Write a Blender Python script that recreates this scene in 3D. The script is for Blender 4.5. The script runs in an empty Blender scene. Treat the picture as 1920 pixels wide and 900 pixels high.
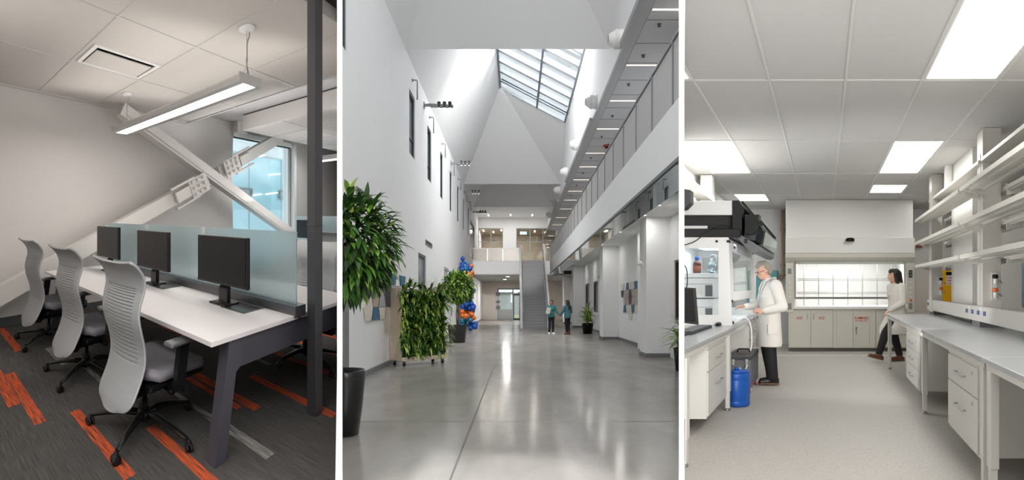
import bpy, bmesh, math, random
from mathutils import Vector, Matrix
random.seed(7)
sc = bpy.context.scene
COL = sc.collection
PI = math.pi
V = Vector
EYE = 1.45

# ------------------------------------------------------------------ materials
def lin(h):
    h = h.lstrip('#'); o = []
    for i in (0, 2, 4):
        c = int(h[i:i+2], 16) / 255
        o.append(c/12.92 if c <= .04045 else ((c+.055)/1.055)**2.4)
    return (o[0], o[1], o[2], 1)
MATS = {}
def mat(name, col, rough=.5, metal=0, spec=.5, bump=0, bscale=60, emit=None, es=0, var=0, vscale=4, coat=0):
    m = bpy.data.materials.new(name); m.use_nodes = True
    nt = m.node_tree; b = nt.nodes['Principled BSDF']
    c = lin(col) if isinstance(col, str) else col
    b.inputs['Base Color'].default_value = c
    b.inputs['Roughness'].default_value = rough
    b.inputs['Metallic'].default_value = metal
    b.inputs['Specular IOR Level'].default_value = spec
    b.inputs['Coat Weight'].default_value = coat
    if emit:
        b.inputs['Emission Color'].default_value = lin(emit); b.inputs['Emission Strength'].default_value = es
    if bump or var:
        tc = nt.nodes.new('ShaderNodeTexCoord')
    if bump:
        n = nt.nodes.new('ShaderNodeTexNoise'); n.inputs['Scale'].default_value = bscale; n.inputs['Detail'].default_value = 3
        bp = nt.nodes.new('ShaderNodeBump'); bp.inputs['Strength'].default_value = bump; bp.inputs['Distance'].default_value = .01
        nt.links.new(tc.outputs['Object'], n.inputs['Vector'])
        nt.links.new(n.outputs['Fac'], bp.inputs['Height']); nt.links.new(bp.outputs['Normal'], b.inputs['Normal'])
    if var:
        n2 = nt.nodes.new('ShaderNodeTexNoise'); n2.inputs['Scale'].default_value = vscale; n2.inputs['Detail'].default_value = 6
        nt.links.new(tc.outputs['Object'], n2.inputs['Vector'])
        mx = nt.nodes.new('ShaderNodeMix'); mx.data_type = 'RGBA'
        mx.inputs[6].default_value = tuple(x*(1-var) for x in c[:3]) + (1,)
        mx.inputs[7].default_value = tuple(min(1, x*(1+var)) for x in c[:3]) + (1,)
        nt.links.new(n2.outputs['Fac'], mx.inputs[0]); nt.links.new(mx.outputs[2], b.inputs['Base Color'])
    MATS[name] = m
    return m

def glass_mat(name, tint, alpha=.25, rough=.02, refl=.5):
    """clear or lightly frosted pane: transparent + tinted gloss, lets light through"""
    m = bpy.data.materials.new(name); m.use_nodes = True
    nt = m.node_tree; nt.nodes.clear()
    out = nt.nodes.new('ShaderNodeOutputMaterial')
    tr = nt.nodes.new('ShaderNodeBsdfTransparent'); tr.inputs[0].default_value = lin(tint)
    gl = nt.nodes.new('ShaderNodeBsdfGlossy'); gl.inputs['Roughness'].default_value = rough
    gl.inputs[0].default_value = (.9, .95, .95, 1)
    lw = nt.nodes.new('ShaderNodeFresnel'); lw.inputs[0].default_value = 1.5
    mu = nt.nodes.new('ShaderNodeMath'); mu.operation = 'MULTIPLY_ADD'; mu.inputs[1].default_value = refl; mu.inputs[2].default_value = alpha*.1
    mx = nt.nodes.new('ShaderNodeMixShader')
    nt.links.new(lw.outputs[0], mu.inputs[0]); nt.links.new(mu.outputs[0], mx.inputs[0])
    nt.links.new(tr.outputs[0], mx.inputs[1]); nt.links.new(gl.outputs[0], mx.inputs[2])
    nt.links.new(mx.outputs[0], out.inputs[0])
    MATS[name] = m
    return m

def frost_mat(name, tint, see=.35, dens=.5):
    m = bpy.data.materials.new(name); m.use_nodes = True
    nt = m.node_tree; nt.nodes.clear()
    out = nt.nodes.new('ShaderNodeOutputMaterial')
    tl = nt.nodes.new('ShaderNodeBsdfTranslucent'); tl.inputs[0].default_value = lin(tint)
    df = nt.nodes.new('ShaderNodeBsdfDiffuse'); df.inputs[0].default_value = lin(tint)
    rf = nt.nodes.new('ShaderNodeBsdfRefraction'); rf.inputs['Roughness'].default_value = .38; rf.inputs['IOR'].default_value = 1.04
    rf.inputs[0].default_value = lin(tint)
    gl = nt.nodes.new('ShaderNodeBsdfGlossy'); gl.inputs['Roughness'].default_value = .3
    a = nt.nodes.new('ShaderNodeMixShader'); a.inputs[0].default_value = .5
    b = nt.nodes.new('ShaderNodeMixShader'); b.inputs[0].default_value = see
    c = nt.nodes.new('ShaderNodeMixShader'); c.inputs[0].default_value = .06
    L = nt.links.new
    L(tl.outputs[0], a.inputs[1]); L(df.outputs[0], a.inputs[2]); L(a.outputs[0], b.inputs[1]); L(rf.outputs[0], b.inputs[2])
    L(b.outputs[0], c.inputs[1]); L(gl.outputs[0], c.inputs[2]); L(c.outputs[0], out.inputs[0])
    MATS[name] = m
    return m

WHITE = mat('white_paint', '#ebebea', .55, bump=.03, bscale=90)
HWHITE = mat('hall_white_paint', '#eeeeef', .6, bump=.02, bscale=40)
OWALL = mat('office_wall_paint', '#d6d2cf', .6, bump=.03, bscale=90)
BEAMW = mat('brace_paint', '#dedad6', .45)
TBAR = mat('ceiling_grid_paint', '#c9c6c3', .5)
TILE = mat('ceiling_tile', '#d2cdc8', .9, bump=.25, bscale=160, var=.03, vscale=90)
LTILE = mat('lab_ceiling_tile', '#cdcccb', .9, bump=.15, bscale=120)
LTBAR = mat('lab_ceiling_grid', '#d6d6d4', .5)
DKBASE = mat('dark_baseboard', '#55565a', .5)
GBASE = mat('grey_baseboard', '#77777a', .45)
POST = mat('dark_anodised_metal', '#4a4b50', .35, metal=.35)
DESKLEG = mat('desk_leg_metal', '#47464f', .45, metal=.1)
DESKTOP = mat('white_laminate', '#e4e0e2', .35)
BLACK = mat('black_plastic', '#141517', .45, spec=.3)
BLACKM = mat('matt_black', '#0e0e10', .6)
SCREEN = mat('monitor_screen', '#0b0b0d', .42, spec=.15)
GREYP = mat('grey_plastic', '#8d8e91', .45)
CMESH = mat('chair_back_grey', '#a2a5a8', .55, bump=.15, bscale=400)
FABRIC = mat('grey_seat_fabric', '#8a8890', .9, bump=.3, bscale=500, var=.08, vscale=200)
ARMPAD = mat('arm_pad', '#6c6d70', .5)
CHROME = mat('chrome', '#c9cacc', .2, metal=1)
STEEL = mat('brushed_steel', '#b5b6b6', .35, metal=.9)
LUMI = mat('luminaire_housing', '#c4c3c3', .4, metal=.2)
LED = mat('lit_led_diffuser', '#ffffff', .5, emit='#fff6ea', es=3.2)
LABLED = mat('lit_lab_panel', '#ffffff', .5, emit='#fffdf8', es=9)
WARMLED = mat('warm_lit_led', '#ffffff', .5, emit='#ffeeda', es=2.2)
BULB = mat('lit_spot_lens', '#ffffff', .5, emit='#fff4e6', es=3)
CANOPY = mat('white_enamel', '#e6e6e4', .35)
CORD = mat('grey_cord', '#9c9b99', .6)
TRAY = mat('dark_power_tray', '#3a3c40', .2, spec=.6)
FROST = frost_mat('frosted_glass', '#e2eef0', .6)
GLASS = glass_mat('clear_glass', '#fbfdfd')
GREENGL = glass_mat('greenish_glass', '#d3e3d5', refl=1.0, alpha=1.2)
HOODLED = mat('lit_hood_strip', '#ffffff', .5, emit='#fffdf8', es=3.5)
HOODGL = glass_mat('hood_sash_glass', '#fcfdfd', refl=.4)
WINGL = glass_mat('window_glass', '#f6fcfd', refl=.4)
TEALGL = mat('teal_facade_glass', '#a4d6e3', .12, spec=.6)
PALEGL = mat('pale_facade_glass', '#c4e8f2', .12, spec=.6)
FASC = mat('grey_soffit', '#bdbab8', .6)
WFRAME = mat('window_frame_metal', '#4c4f53', .35, metal=.5)
DKGLASS = mat('dark_window_glass', '#20262b', .08, spec=.7)
BLINDGL = mat('pale_window_glass', '#8f9a9f', .1, spec=.7)
BRONZE = mat('bronze_window_panel', '#4a3b2c', .25, spec=.6)
GRILLE = mat('grille_grey', '#8c8d8f', .45, metal=.3)
MESHP = mat('railing_mesh_panel', '#b2b1b0', .5, bump=.1, bscale=300)
SOFF = mat('soffit_tile', '#a9a9aa', .7)
SOFFD = mat('soffit_edge_grey', '#9b9b9d', .6)
SKYBAR = mat('skylight_mullion', '#7d858c', .4, metal=.3)
SKYFR = mat('skylight_frit_band', '#d7dce2', .5)
STAIR = mat('stair_tread_grey', '#a09fa1', .6)
RISER = mat('stair_riser_grey', '#939294', .6)
WOOD = mat('pale_wood', '#dccbb5', .5, var=.12, vscale=9)
SOIL = mat('bark_mulch', '#7a6848', .9, bump=.8, bscale=60, var=.4, vscale=60)
POTB = mat('black_pot', '#101012', .25)
POTG = mat('charcoal_pot', '#2c2c2e', .5)
BARK = mat('tree_bark', '#7a6a55', .8, bump=.5, bscale=40)
LEAF = [mat('leaf_deep', '#2a4d17', .4), mat('leaf_mid', '#47772a', .4), mat('leaf_light', '#7aa63c', .42), mat('leaf_striped', '#c3d268', .45), mat('leaf_dark', '#1a3812', .45)]
BEIGE = mat('beige_wall', '#d2c8be', .6)
TAUPE = mat('taupe_interior', '#b3a28a', .6)
SKIN = mat('skin', '#d3a48c', .5); SKINM = mat('skin_tan', '#b98468', .5)
HAIRG = mat('grey_hair', '#958c82', .7, bump=.6, bscale=120); HAIRD = mat('dark_hair', '#1d1514', .5, bump=.5, bscale=120)
COAT = mat('white_cotton', '#d9d4cd', .85, bump=1, bscale=9)
BLACKCL = mat('black_trousers', '#131316', .8)
TEALCL = mat('teal_shirt', '#2a7275', .8, bump=.2, bscale=30)
DENIM = mat('teal_denim', '#3f6a76', .85, bump=.2, bscale=30)
SHOEW = mat('white_shoe', '#e8e8e6', .5); SHOEB = mat('brown_leather', '#5d3a24', .45); SHOEK = mat('black_shoe', '#1a1412', .35)
SOLE = mat('brown_sole', '#6a4a36', .6)
PAPER = mat('paper', '#e6e2da', .7)
LABM = mat('lab_grey_enamel', '#cbc9c3', .4)
LABD = mat('lab_putty_enamel', '#d2cfc4', .42)
LABTOP = mat('lab_resin_worktop', '#a7a9ac', .22, var=.03, vscale=40)
PLINTH = mat('grey_plinth', '#77746f', .6)
LABEDGE = mat('worktop_edge', '#8b8d90', .4)
SHELFM = mat('shelf_enamel', '#d0cdc6', .4)
HOODP = mat('hood_panel', '#e8e7e4', .35)
HOODIN = mat('hood_liner', '#f0efec', .4)
SHADOW = mat('dark_gap', '#3a3a3a', .8)
REDT = mat('red_lettering', '#c3372e', .6)
YELLOW = mat('yellow_enamel', '#f2b713', .4)
BLUEP = mat('blue_polyethylene', '#1857b0', .4)
BLUED = mat('blue_outlet', '#2a4b86', .4)
ORANGE = mat('orange_plastic', '#e0702f', .45)
TEALB = mat('teal_plastic', '#6fb2b8', .5)
PIPE = mat('weathered_copper_pipe', '#a8947e', .5, metal=.15, var=.2, vscale=12)
AMBER = mat('amber_glass', '#5a1e0c', .1, spec=.8)
RED = mat('red_plastic', '#b5332b', .4)
CLEARP = glass_mat('clear_acrylic', '#e4eef2', refl=.9, alpha=1.0)
EQW = mat('equipment_white', '#e9e9e8', .4)
EQG = mat('equipment_grey', '#5f6164', .45)
DARKGREY = mat('dark_grey_plastic', '#38393c', .4)
TILES = [mat('felt_blue', '#3f6f88', .9), mat('felt_grey', '#a9a9ad', .9), mat('felt_charcoal', '#4d4c50', .9), mat('felt_tan', '#b5a292', .9), mat('felt_cream', '#d8d0c4', .9)]
BALL = {'dark blue': mat('balloon_dark_blue', '#1a57b8', .15, spec=.7), 'sky blue': mat('balloon_sky_blue', '#3f8fc4', .15, spec=.7),
        'teal': mat('balloon_teal', '#2b7f9b', .15, spec=.7), 'orange': mat('balloon_orange', '#ee7a2a', .15, spec=.7)}

def carpet_mat(name, base, stripe, amt, along='Y'):
    """ribbed carpet: fine lines along one plan direction, in metres of the floor's own UV plan"""
    m = bpy.data.materials.new(name); m.use_nodes = True
    nt = m.node_tree; b = nt.nodes['Principled BSDF']; L = nt.links.new
    b.inputs['Roughness'].default_value = 1; b.inputs['Specular IOR Level'].default_value = .1
    uv = nt.nodes.new('ShaderNodeUVMap'); uv.uv_map = 'plan'
    mp = nt.nodes.new('ShaderNodeMapping'); mp.inputs['Scale'].default_value = (240, 6, 1)
    n = nt.nodes.new('ShaderNodeTexNoise'); n.inputs['Scale'].default_value = 1; n.inputs['Detail'].default_value = 2
    r = nt.nodes.new('ShaderNodeValToRGB'); r.color_ramp.elements[0].position = .38; r.color_ramp.elements[1].position = .62
    r.color_ramp.elements[0].color = lin(base); r.color_ramp.elements[1].color = lin(stripe)
    L(uv.outputs[0], mp.inputs[0]); L(mp.outputs[0], n.inputs['Vector']); L(n.outputs['Fac'], r.inputs[0]); L(r.outputs[0], b.inputs['Base Color'])
    bp = nt.nodes.new('ShaderNodeBump'); bp.inputs['Strength'].default_value = .5; bp.inputs['Distance'].default_value = .004
    L(n.outputs['Fac'], bp.inputs['Height']); L(bp.outputs[0], b.inputs['Normal'])
    return m
CARPET = carpet_mat('charcoal_ribbed_carpet', '#434241', '#575553', 1)
CARPO = carpet_mat('orange_streak_carpet', '#45403d', '#e5602c', 1)
CARPL = carpet_mat('pale_streak_carpet', '#454544', '#a3a29f', 1)

def concrete_mat():
    m = bpy.data.materials.new('polished_concrete'); m.use_nodes = True
    nt = m.node_tree; b = nt.nodes['Principled BSDF']; L = nt.links.new
    tc = nt.nodes.new('ShaderNodeTexCoord')
    mp = nt.nodes.new('ShaderNodeMapping'); mp.inputs['Scale'].default_value = (.9, .35, 1)
    n = nt.nodes.new('ShaderNodeTexNoise'); n.inputs['Scale'].default_value = 1.1; n.inputs['Detail'].default_value = 7; n.inputs['Roughness'].default_value = .62
    r = nt.nodes.new('ShaderNodeValToRGB'); r.color_ramp.elements[0].position = .3; r.color_ramp.elements[1].position = .72
    r.color_ramp.elements[0].color = lin('#7f7c78'); r.color_ramp.elements[1].color = lin('#9c9892')
    L(tc.outputs['Object'], mp.inputs[0]); L(mp.outputs[0], n.inputs['Vector']); L(n.outputs['Fac'], r.inputs[0]); L(r.outputs[0], b.inputs['Base Color'])
    b.inputs['Roughness'].default_value = .9; b.inputs['Specular IOR Level'].default_value = 0
    gl = nt.nodes.new('ShaderNodeBsdfGlossy'); gl.inputs['Roughness'].default_value = .15; gl.inputs[0].default_value = (1, 1, 1, 1)
    fr = nt.nodes.new('ShaderNodeFresnel'); fr.inputs[0].default_value = 1.5
    mi = nt.nodes.new('ShaderNodeMath'); mi.operation = 'MINIMUM'; mi.inputs[1].default_value = .3
    mx = nt.nodes.new('ShaderNodeMixShader'); out = [n_ for n_ in nt.nodes if n_.type == 'OUTPUT_MATERIAL'][0]
    L(fr.outputs[0], mi.inputs[0]); L(mi.outputs[0], mx.inputs[0]); L(b.outputs[0], mx.inputs[1]); L(gl.outputs[0], mx.inputs[2]); L(mx.outputs[0], out.inputs[0])
    return m
CONC = concrete_mat()
JOINT = mat('floor_joint', '#5d5b58', .6)
def speckle_mat():
    m = bpy.data.materials.new('speckled_vinyl'); m.use_nodes = True
    nt = m.node_tree; b = nt.nodes['Principled BSDF']; L = nt.links.new
    tc = nt.nodes.new('ShaderNodeTexCoord')
    n = nt.nodes.new('ShaderNodeTexNoise'); n.inputs['Scale'].default_value = 70; n.inputs['Detail'].default_value = 4
    r = nt.nodes.new('ShaderNodeValToRGB'); r.color_ramp.elements[0].position = .35; r.color_ramp.elements[1].position = .65
    r.color_ramp.elements[0].color = lin('#a29e99'); r.color_ramp.elements[1].color = lin('#b6b2ac')
    L(tc.outputs['Object'], n.inputs['Vector']); L(n.outputs['Fac'], r.inputs[0]); L(r.outputs[0], b.inputs['Base Color'])
    b.inputs['Roughness'].default_value = .5; b.inputs['Specular IOR Level'].default_value = .35
    return m
VINYL = speckle_mat()

# ------------------------------------------------------------------ room frames, office and lab sheared
class Frame:  # office and lab axes are sheared about the camera position
    """a room's plan: origin plus the world direction of one metre along each plan axis"""
    def __init__(s, ax, ay, az=(0, 0, 1), o=(0, 0, 0)):
        s.o = V(o); s.M = Matrix((ax, ay, az)).transposed()
    def P(s, x, y, z): return s.o + s.M @ V((x, y, z))
    def at(s, x, y, z, yaw=0):
        return Frame(*[s.M @ c for c in Matrix.Rotation(yaw, 3, 'Z').transposed()], o=s.P(x, y, z))
OFFICE = Frame((.1743, 1.1442, .1621), (-1.4195, 1.4983, .2123))     # sheared, stretched and tilted to fit the view; x along the window wall, y along the desks
HALL = Frame((1, 0, 0), (0, 1, 0))
LAB = Frame((1, 0, 0), (.48167, 1, .02917))  # depth axis slanted sideways and upward to fit the camera view

# partition faces (world plan): point, direction, normal to keep
P1L = (V((-.92125, 3.3, 0)), V((-.275, 1, 0)))
P1R = (V((-.89375, 3.3, 0)), V((-.275, 1, 0)))
P2L = (V((.8415, 3.3, 0)), V((.25917, 1, 0)))
P2R = (V((.869, 3.3, 0)), V((.25917, 1, 0)))
def keep_left(p): return (p[0], V((p[1].y, -p[1].x, 0)).normalized())      # removes what lies to the right
def keep_right(p): return (p[0], V((-p[1].y, p[1].x, 0)).normalized())
INS = V((.012, 0, 0))
OFF_CUT = [keep_left((P1L[0]-INS, P1L[1]))]
HALL_CUT1 = [keep_right((P1R[0]+INS, P1R[1]))]
HALL_CUT2 = [keep_left((P2L[0]-INS, P2L[1]))]
LAB_CUT = [keep_right((P2R[0]+INS, P2R[1]))]

# ------------------------------------------------------------------ mesh builder
class MB:
    def __init__(s):
        s.bm = bmesh.new(); s.mi = 0; s.sm = False
    def face(s, vs):
        try:
            f = s.bm.faces.new(vs); f.material_index = s.mi; f.smooth = s.sm; return f
        except ValueError: return None
    def poly(s, pts): return s.face([s.bm.verts.new(p) for p in pts])
    def box(s, x0, x1, y0, y1, z0, z1, bev=0):
        if bev:
            b = bmesh.new()
            bmesh.ops.create_cube(b, size=1)
            for v in b.verts: v.co = V(((x0+x1)/2 + v.co.x*(x1-x0), (y0+y1)/2 + v.co.y*(y1-y0), (z0+z1)/2 + v.co.z*(z1-z0)))
            bmesh.ops.bevel(b, geom=b.edges[:], offset=bev, segments=2, affect='EDGES', profile=.5)
            s.merge(b); return s
        v = [s.bm.verts.new((x, y, z)) for z in (z0, z1) for y in (y0, y1) for x in (x0, x1)]
        for q in ((0,2,3,1),(4,5,7,6),(0,1,5,4),(2,6,7,3),(0,4,6,2),(1,3,7,5)): s.face([v[i] for i in q])
        return s
    def merge(s, b, M=None):
        mp = {}
        for v in b.verts: mp[v] = s.bm.verts.new(M @ v.co if M else v.co)
        for f in b.faces: s.face([mp[v] for v in f.verts])
        b.free(); return s
    def tube(s, pts, r, n=8, cap=True, flat=1):
        """tube along points; r one radius or one per point"""
        pts = [V(p) for p in pts]; m = len(pts)
        rr = r if isinstance(r, (list, tuple)) else [r]*m
        up = V((0, 0, 1)); rings = []; prev = None
        for i, p in enumerate(pts):
            t = (pts[min(i+1, m-1)] - pts[max(i-1, 0)])
            if t.length < 1e-9: t = up
            t.normalize()
            if prev is None:
                a = t.orthogonal() if abs(t.z) > .95 else t.cross(up)
            else: a = prev - t*prev.dot(t)
            if a.length < 1e-6: a = t.orthogonal()
            a.normalize(); prev = a; b = t.cross(a)
            rings.append([s.bm.verts.new(p + a*rr[i]*math.cos(2*PI*k/n) + b*rr[i]*flat*math.sin(2*PI*k/n)) for k in range(n)])
        o = s.sm; s.sm = n > 5
        for A, B in zip(rings, rings[1:]):
            for k in range(n): s.face([A[k], A[(k+1) % n], B[(k+1) % n], B[k]])
        s.sm = o
        if cap: s.face(rings[0][::-1]); s.face(rings[-1])
        return s
    def bar(s, p, q, w, h, up=(0, 0, 1)):
        """rectangular bar between two points: w across, h along up"""
        p, q = V(p), V(q); t = (q-p).normalized(); u = V(up); a = t.cross(u).normalized(); b = a.cross(t).normalized()
        v = [s.bm.verts.new(c + a*x*w/2 + b*z*h/2) for c in (p, q) for x, z in ((-1,-1),(1,-1),(1,1),(-1,1))]
        for f in ((3,2,1,0),(4,5,6,7),(0,1,5,4),(1,2,6,5),(2,3,7,6),(3,0,4,7)): s.face([v[i] for i in f])
        return s
    def lathe(s, prof, n=24, c=(0, 0, 0), axis='z', sm=True, sx=1, sy=1):
        c = V(c); rings = []
        for r, h in prof:
            ring = []
            for k in range(n):
                a = 2*PI*k/n; x, y = r*math.cos(a)*sx, r*math.sin(a)*sy
                p = {'z': (x, y, h), 'x': (h, x, y), 'y': (y, h, x)}[axis]
                ring.append(s.bm.verts.new(c + V(p)))
            rings.append(ring)
        o = s.sm; s.sm = sm
        for A, B in zip(rings, rings[1:]):
            for k in range(n): s.face([A[k], A[(k+1) % n], B[(k+1) % n], B[k]])
        s.sm = o
        s.face(rings[0][::-1]); s.face(rings[-1])
        return s
    def ball(s, c, r, n=14, m=9, sm=True):
        c = V(c); r = V(r) if not isinstance(r, (int, float)) else V((r, r, r))
        b = bmesh.new(); bmesh.ops.create_uvsphere(b, u_segments=n, v_segments=m, radius=1)
        o = s.sm; s.sm = sm
        s.merge(b, Matrix.Translation(c) @ Matrix.Diagonal((r.x, r.y, r.z, 1))); s.sm = o
        return s
    def smooth_tube(s, pts, r, n=8, k=6):
        P = [V(p) for p in pts]; out = []
        for i in range(len(P)-1):
            p0, p1, p2, p3 = P[max(i-1, 0)], P[i], P[i+1], P[min(i+2, len(P)-1)]
            for j in range(k):
                t = j/k; out.append(.5*((2*p1) + (p2-p0)*t + (2*p0-5*p1+4*p2-p3)*t*t + (3*p1-p0-3*p2+p3)*t**3))
        out.append(P[-1]); return s.tube(out, r, n)
    def prism(s, pts, ax, t0, t1):
        """2-D outline pushed along an axis: ax 'x' takes (y,z), 'y' takes (x,z), 'z' takes (x,y)"""
        def f(p, t): return {'x': (t, p[0], p[1]), 'y': (p[0], t, p[1]), 'z': (p[0], p[1], t)}[ax]
        A = [s.bm.verts.new(f(p, t0)) for p in pts]; B = [s.bm.verts.new(f(p, t1)) for p in pts]
        s.face(A[::-1]); s.face(B); n = len(pts)
        for k in range(n): s.face([A[k], A[(k+1) % n], B[(k+1) % n], B[k]])
        return s
    def slab(s, x0, x1, y0, y1, z0, z1, holes, ax):
        """wall slab across an axis with rectangular holes (given in the two in-plane axes)"""
        if ax == 'x': lo, hi, t0, t1, a0, a1 = (y0, z0), (y1, z1), x0, x1, 1, 2
        elif ax == 'y': lo, hi, t0, t1 = (x0, z0), (x1, z1), y0, y1
        else: lo, hi, t0, t1 = (x0, y0), (x1, y1), z0, z1
        us = sorted({lo[0], hi[0], *[v for h in holes for v in (h[0], h[1])]}); vs = sorted({lo[1], hi[1], *[v for h in holes for v in (h[2], h[3])]})
        us = [u for u in us if lo[0] <= u <= hi[0]]; vs = [v for v in vs if lo[1] <= v <= hi[1]]
        def solid(i, j):
            if not (0 <= i < len(us)-1 and 0 <= j < len(vs)-1): return False
            u, v = (us[i]+us[i+1])/2, (vs[j]+vs[j+1])/2
            return not any(h[0] < u < h[1] and h[2] < v < h[3] for h in holes)
        def pt(u, v, t): return {'x': (t, u, v), 'y': (u, t, v), 'z': (u, v, t)}[ax]
        cache = {}
        def vt(i, j, t):
            k = (i, j, t)
            if k not in cache: cache[k] = s.bm.verts.new(pt(us[i], vs[j], t1 if t else t0))
            return cache[k]
        for i in range(len(us)-1):
            for j in range(len(vs)-1):
                if not solid(i, j): continue
                s.face([vt(i,j,0), vt(i,j+1,0), vt(i+1,j+1,0), vt(i+1,j,0)]); s.face([vt(i,j,1), vt(i+1,j,1), vt(i+1,j+1,1), vt(i,j+1,1)])
                for di, dj, e in ((-1,0,((i,j),(i,j+1))), (1,0,((i+1,j),(i+1,j+1))), (0,-1,((i,j),(i+1,j))), (0,1,((i,j+1),(i+1,j+1)))):
                    if not solid(i+di, j+dj): s.face([vt(*e[0],0), vt(*e[1],0), vt(*e[1],1), vt(*e[0],1)])
        return s
    def text(s, body, size, o, ux, uz, align='CENTER', depth=.0015):
        """flat lettering at o, reading along ux, upright along uz"""
        cu = bpy.data.curves.new('t', 'FONT'); cu.body = body; cu.size = size; cu.align_x = align; cu.align_y = 'CENTER'; cu.offset = size*.012
        ob = bpy.data.objects.new('t', cu); COL.objects.link(ob)
        me = bpy.data.meshes.new_from_object(ob.evaluated_get(bpy.context.evaluated_depsgraph_get()))
        COL.objects.unlink(ob); bpy.data.objects.remove(ob); bpy.data.curves.remove(cu)
        ux, uz, o = V(ux), V(uz), V(o); n = ux.cross(uz)
        vs = [s.bm.verts.new(o + ux*v.co.x + uz*v.co.y + n*depth) for v in me.vertices]
        for p in me.polygons: s.face([vs[i] for i in p.vertices])
        bpy.data.meshes.remove(me); return s
    def grid(s, fn, nu, nv, skip=None):
        g = [[s.bm.verts.new(fn(i/nu, j/nv)) for j in range(nv+1)] for i in range(nu+1)]
        o = s.sm; s.sm = True
        for i in range(nu):
            for j in range(nv):
                if skip and skip(i, j): continue
                s.face([g[i][j], g[i+1][j], g[i+1][j+1], g[i][j+1]])
        s.sm = o; return s

def finish(name, mb, mats, fr, org, mods=(), cut=(), recalc=True):
    """mesh object: local plan metres -> world, its origin at org"""
    bm = mb.bm
    if recalc: bmesh.ops.recalc_face_normals(bm, faces=bm.faces[:])
    uvl = bm.loops.layers.uv.new('plan')
    for f in bm.faces:
        for l in f.loops: l[uvl].uv = (l.vert.co.x, l.vert.co.y)
    me = bpy.data.meshes.new(name); bm.to_mesh(me); bm.free()
    mats = mats if isinstance(mats, (list, tuple)) else [mats]
    for m in mats: me.materials.append(m)
    if mods:
        ob = bpy.data.objects.new('tmp', me); COL.objects.link(ob)
        for kind, kw in mods:
            md = ob.modifiers.new(kind, kind)
            for k, v in kw.items(): setattr(md, k, v)
        me2 = bpy.data.meshes.new_from_object(ob.evaluated_get(bpy.context.evaluated_depsgraph_get()))
        COL.objects.unlink(ob); bpy.data.objects.remove(ob); bpy.data.meshes.remove(me); me = me2; me.name = name
        if not me.materials:
            for m in mats: me.materials.append(m)
    W = Matrix.Translation(fr.o) @ fr.M.to_4x4()
    me.transform(W)
    flip = fr.M.determinant() < 0
    if cut or flip:
        b = bmesh.new(); b.from_mesh(me)
        for co, no in cut:
            bmesh.ops.bisect_plane(b, geom=b.verts[:] + b.edges[:] + b.faces[:], plane_co=co, plane_no=no, clear_outer=True)
            ed = [e for e in b.edges if e.is_boundary and all(abs((v.co-co).dot(no)) < 1e-4 for v in e.verts)]
            if ed:
                try: bmesh.ops.holes_fill(b, edges=ed, sides=0)
                except Exception: pass
        if flip: bmesh.ops.reverse_faces(b, faces=b.faces[:])
        b.to_mesh(me); b.free()
    me.transform(Matrix.Translation(-V(org)))
    o = bpy.data.objects.new(name, me); COL.objects.link(o)
    return o

class Thing:
    """an Empty at the thing's base; its parts and sub-parts are meshes under it"""
    def __init__(s, name, label, cat, fr, x, y, z, yaw=0, group=None, cut=(), kind=None):
        s.fr = fr.at(x, y, z, yaw); s.cut = list(cut)
        o = bpy.data.objects.new(name, None); COL.objects.link(o); o.location = s.fr.o; o.empty_display_size = .1
        o['label'] = label; o['category'] = cat
        if group: o['group'] = group
        if kind: o['kind'] = kind
        s.o = o
    def part(s, name, mb, m, parent=None, label=None, mods=(), stuff=False, recalc=True, cut=None):
        o = finish(name, mb, m, s.fr, s.fr.o, mods, s.cut if cut is None else cut, recalc)
        o.parent = parent or s.o
        if label: o['label'] = label
        if stuff: o['kind'] = 'stuff'
        return o
def solo(name, label, cat, mb, m, fr, at=(0, 0, 0), yaw=0, group=None, kind=None, mods=(), cut=(), recalc=True):
    f = fr.at(*at, yaw)
    o = finish(name, mb, m, f, f.o, mods, cut, recalc)
    o.location = f.o
    o['label'] = label; o['category'] = cat
    if group: o['group'] = group
    if kind: o['kind'] = kind
    return o
def struct(name, label, cat, mb, m, fr, cut=(), at=(0, 0, 0), recalc=True):
    return solo(name, label, cat, mb, m, fr, at=at, kind='structure', cut=cut, recalc=recalc)
def B(*a, bev=0): return MB().box(*a, bev=bev)
def area(loc, rot, sx, sy, power, col=(1, 1, 1), spread=PI):
    l = bpy.data.lights.new('lamp', 'AREA'); l.shape = 'RECTANGLE'; l.size = sx; l.size_y = sy; l.energy = power; l.color = col; l.spread = spread
    o = bpy.data.objects.new('lamp', l); COL.objects.link(o); o.location = loc; o.rotation_euler = rot
    return o
def area_in(fr, x, y, z, sx, sy, power, col=(1, 1, 1), up=False):
    """rectangular lamp lying parallel to a room's floor plan, long side along the plan's y"""
    o = area(fr.P(x, y, z), (0, 0, 0), sx, sy, power, col)
    Y = fr.M.col[1].normalized(); Z = fr.M.col[0].cross(Y).normalized()
    if up: Z = -Z
    X = Y.cross(Z).normalized()
    o.rotation_euler = Matrix((X, Y, Z)).transposed().to_euler()
    return o
def spot(loc, to, power, size, blend=.5, rad=.05, col=(1, 1, 1)):
    l = bpy.data.lights.new('spot_lamp', 'SPOT'); l.energy = power; l.spot_size = size; l.spot_blend = blend; l.shadow_soft_size = rad; l.color = col
    o = bpy.data.objects.new('spot_lamp', l); COL.objects.link(o); o.location = loc
    o.rotation_euler = (V(to)-V(loc)).to_track_quat('-Z', 'Y').to_euler()
    return o
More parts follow.
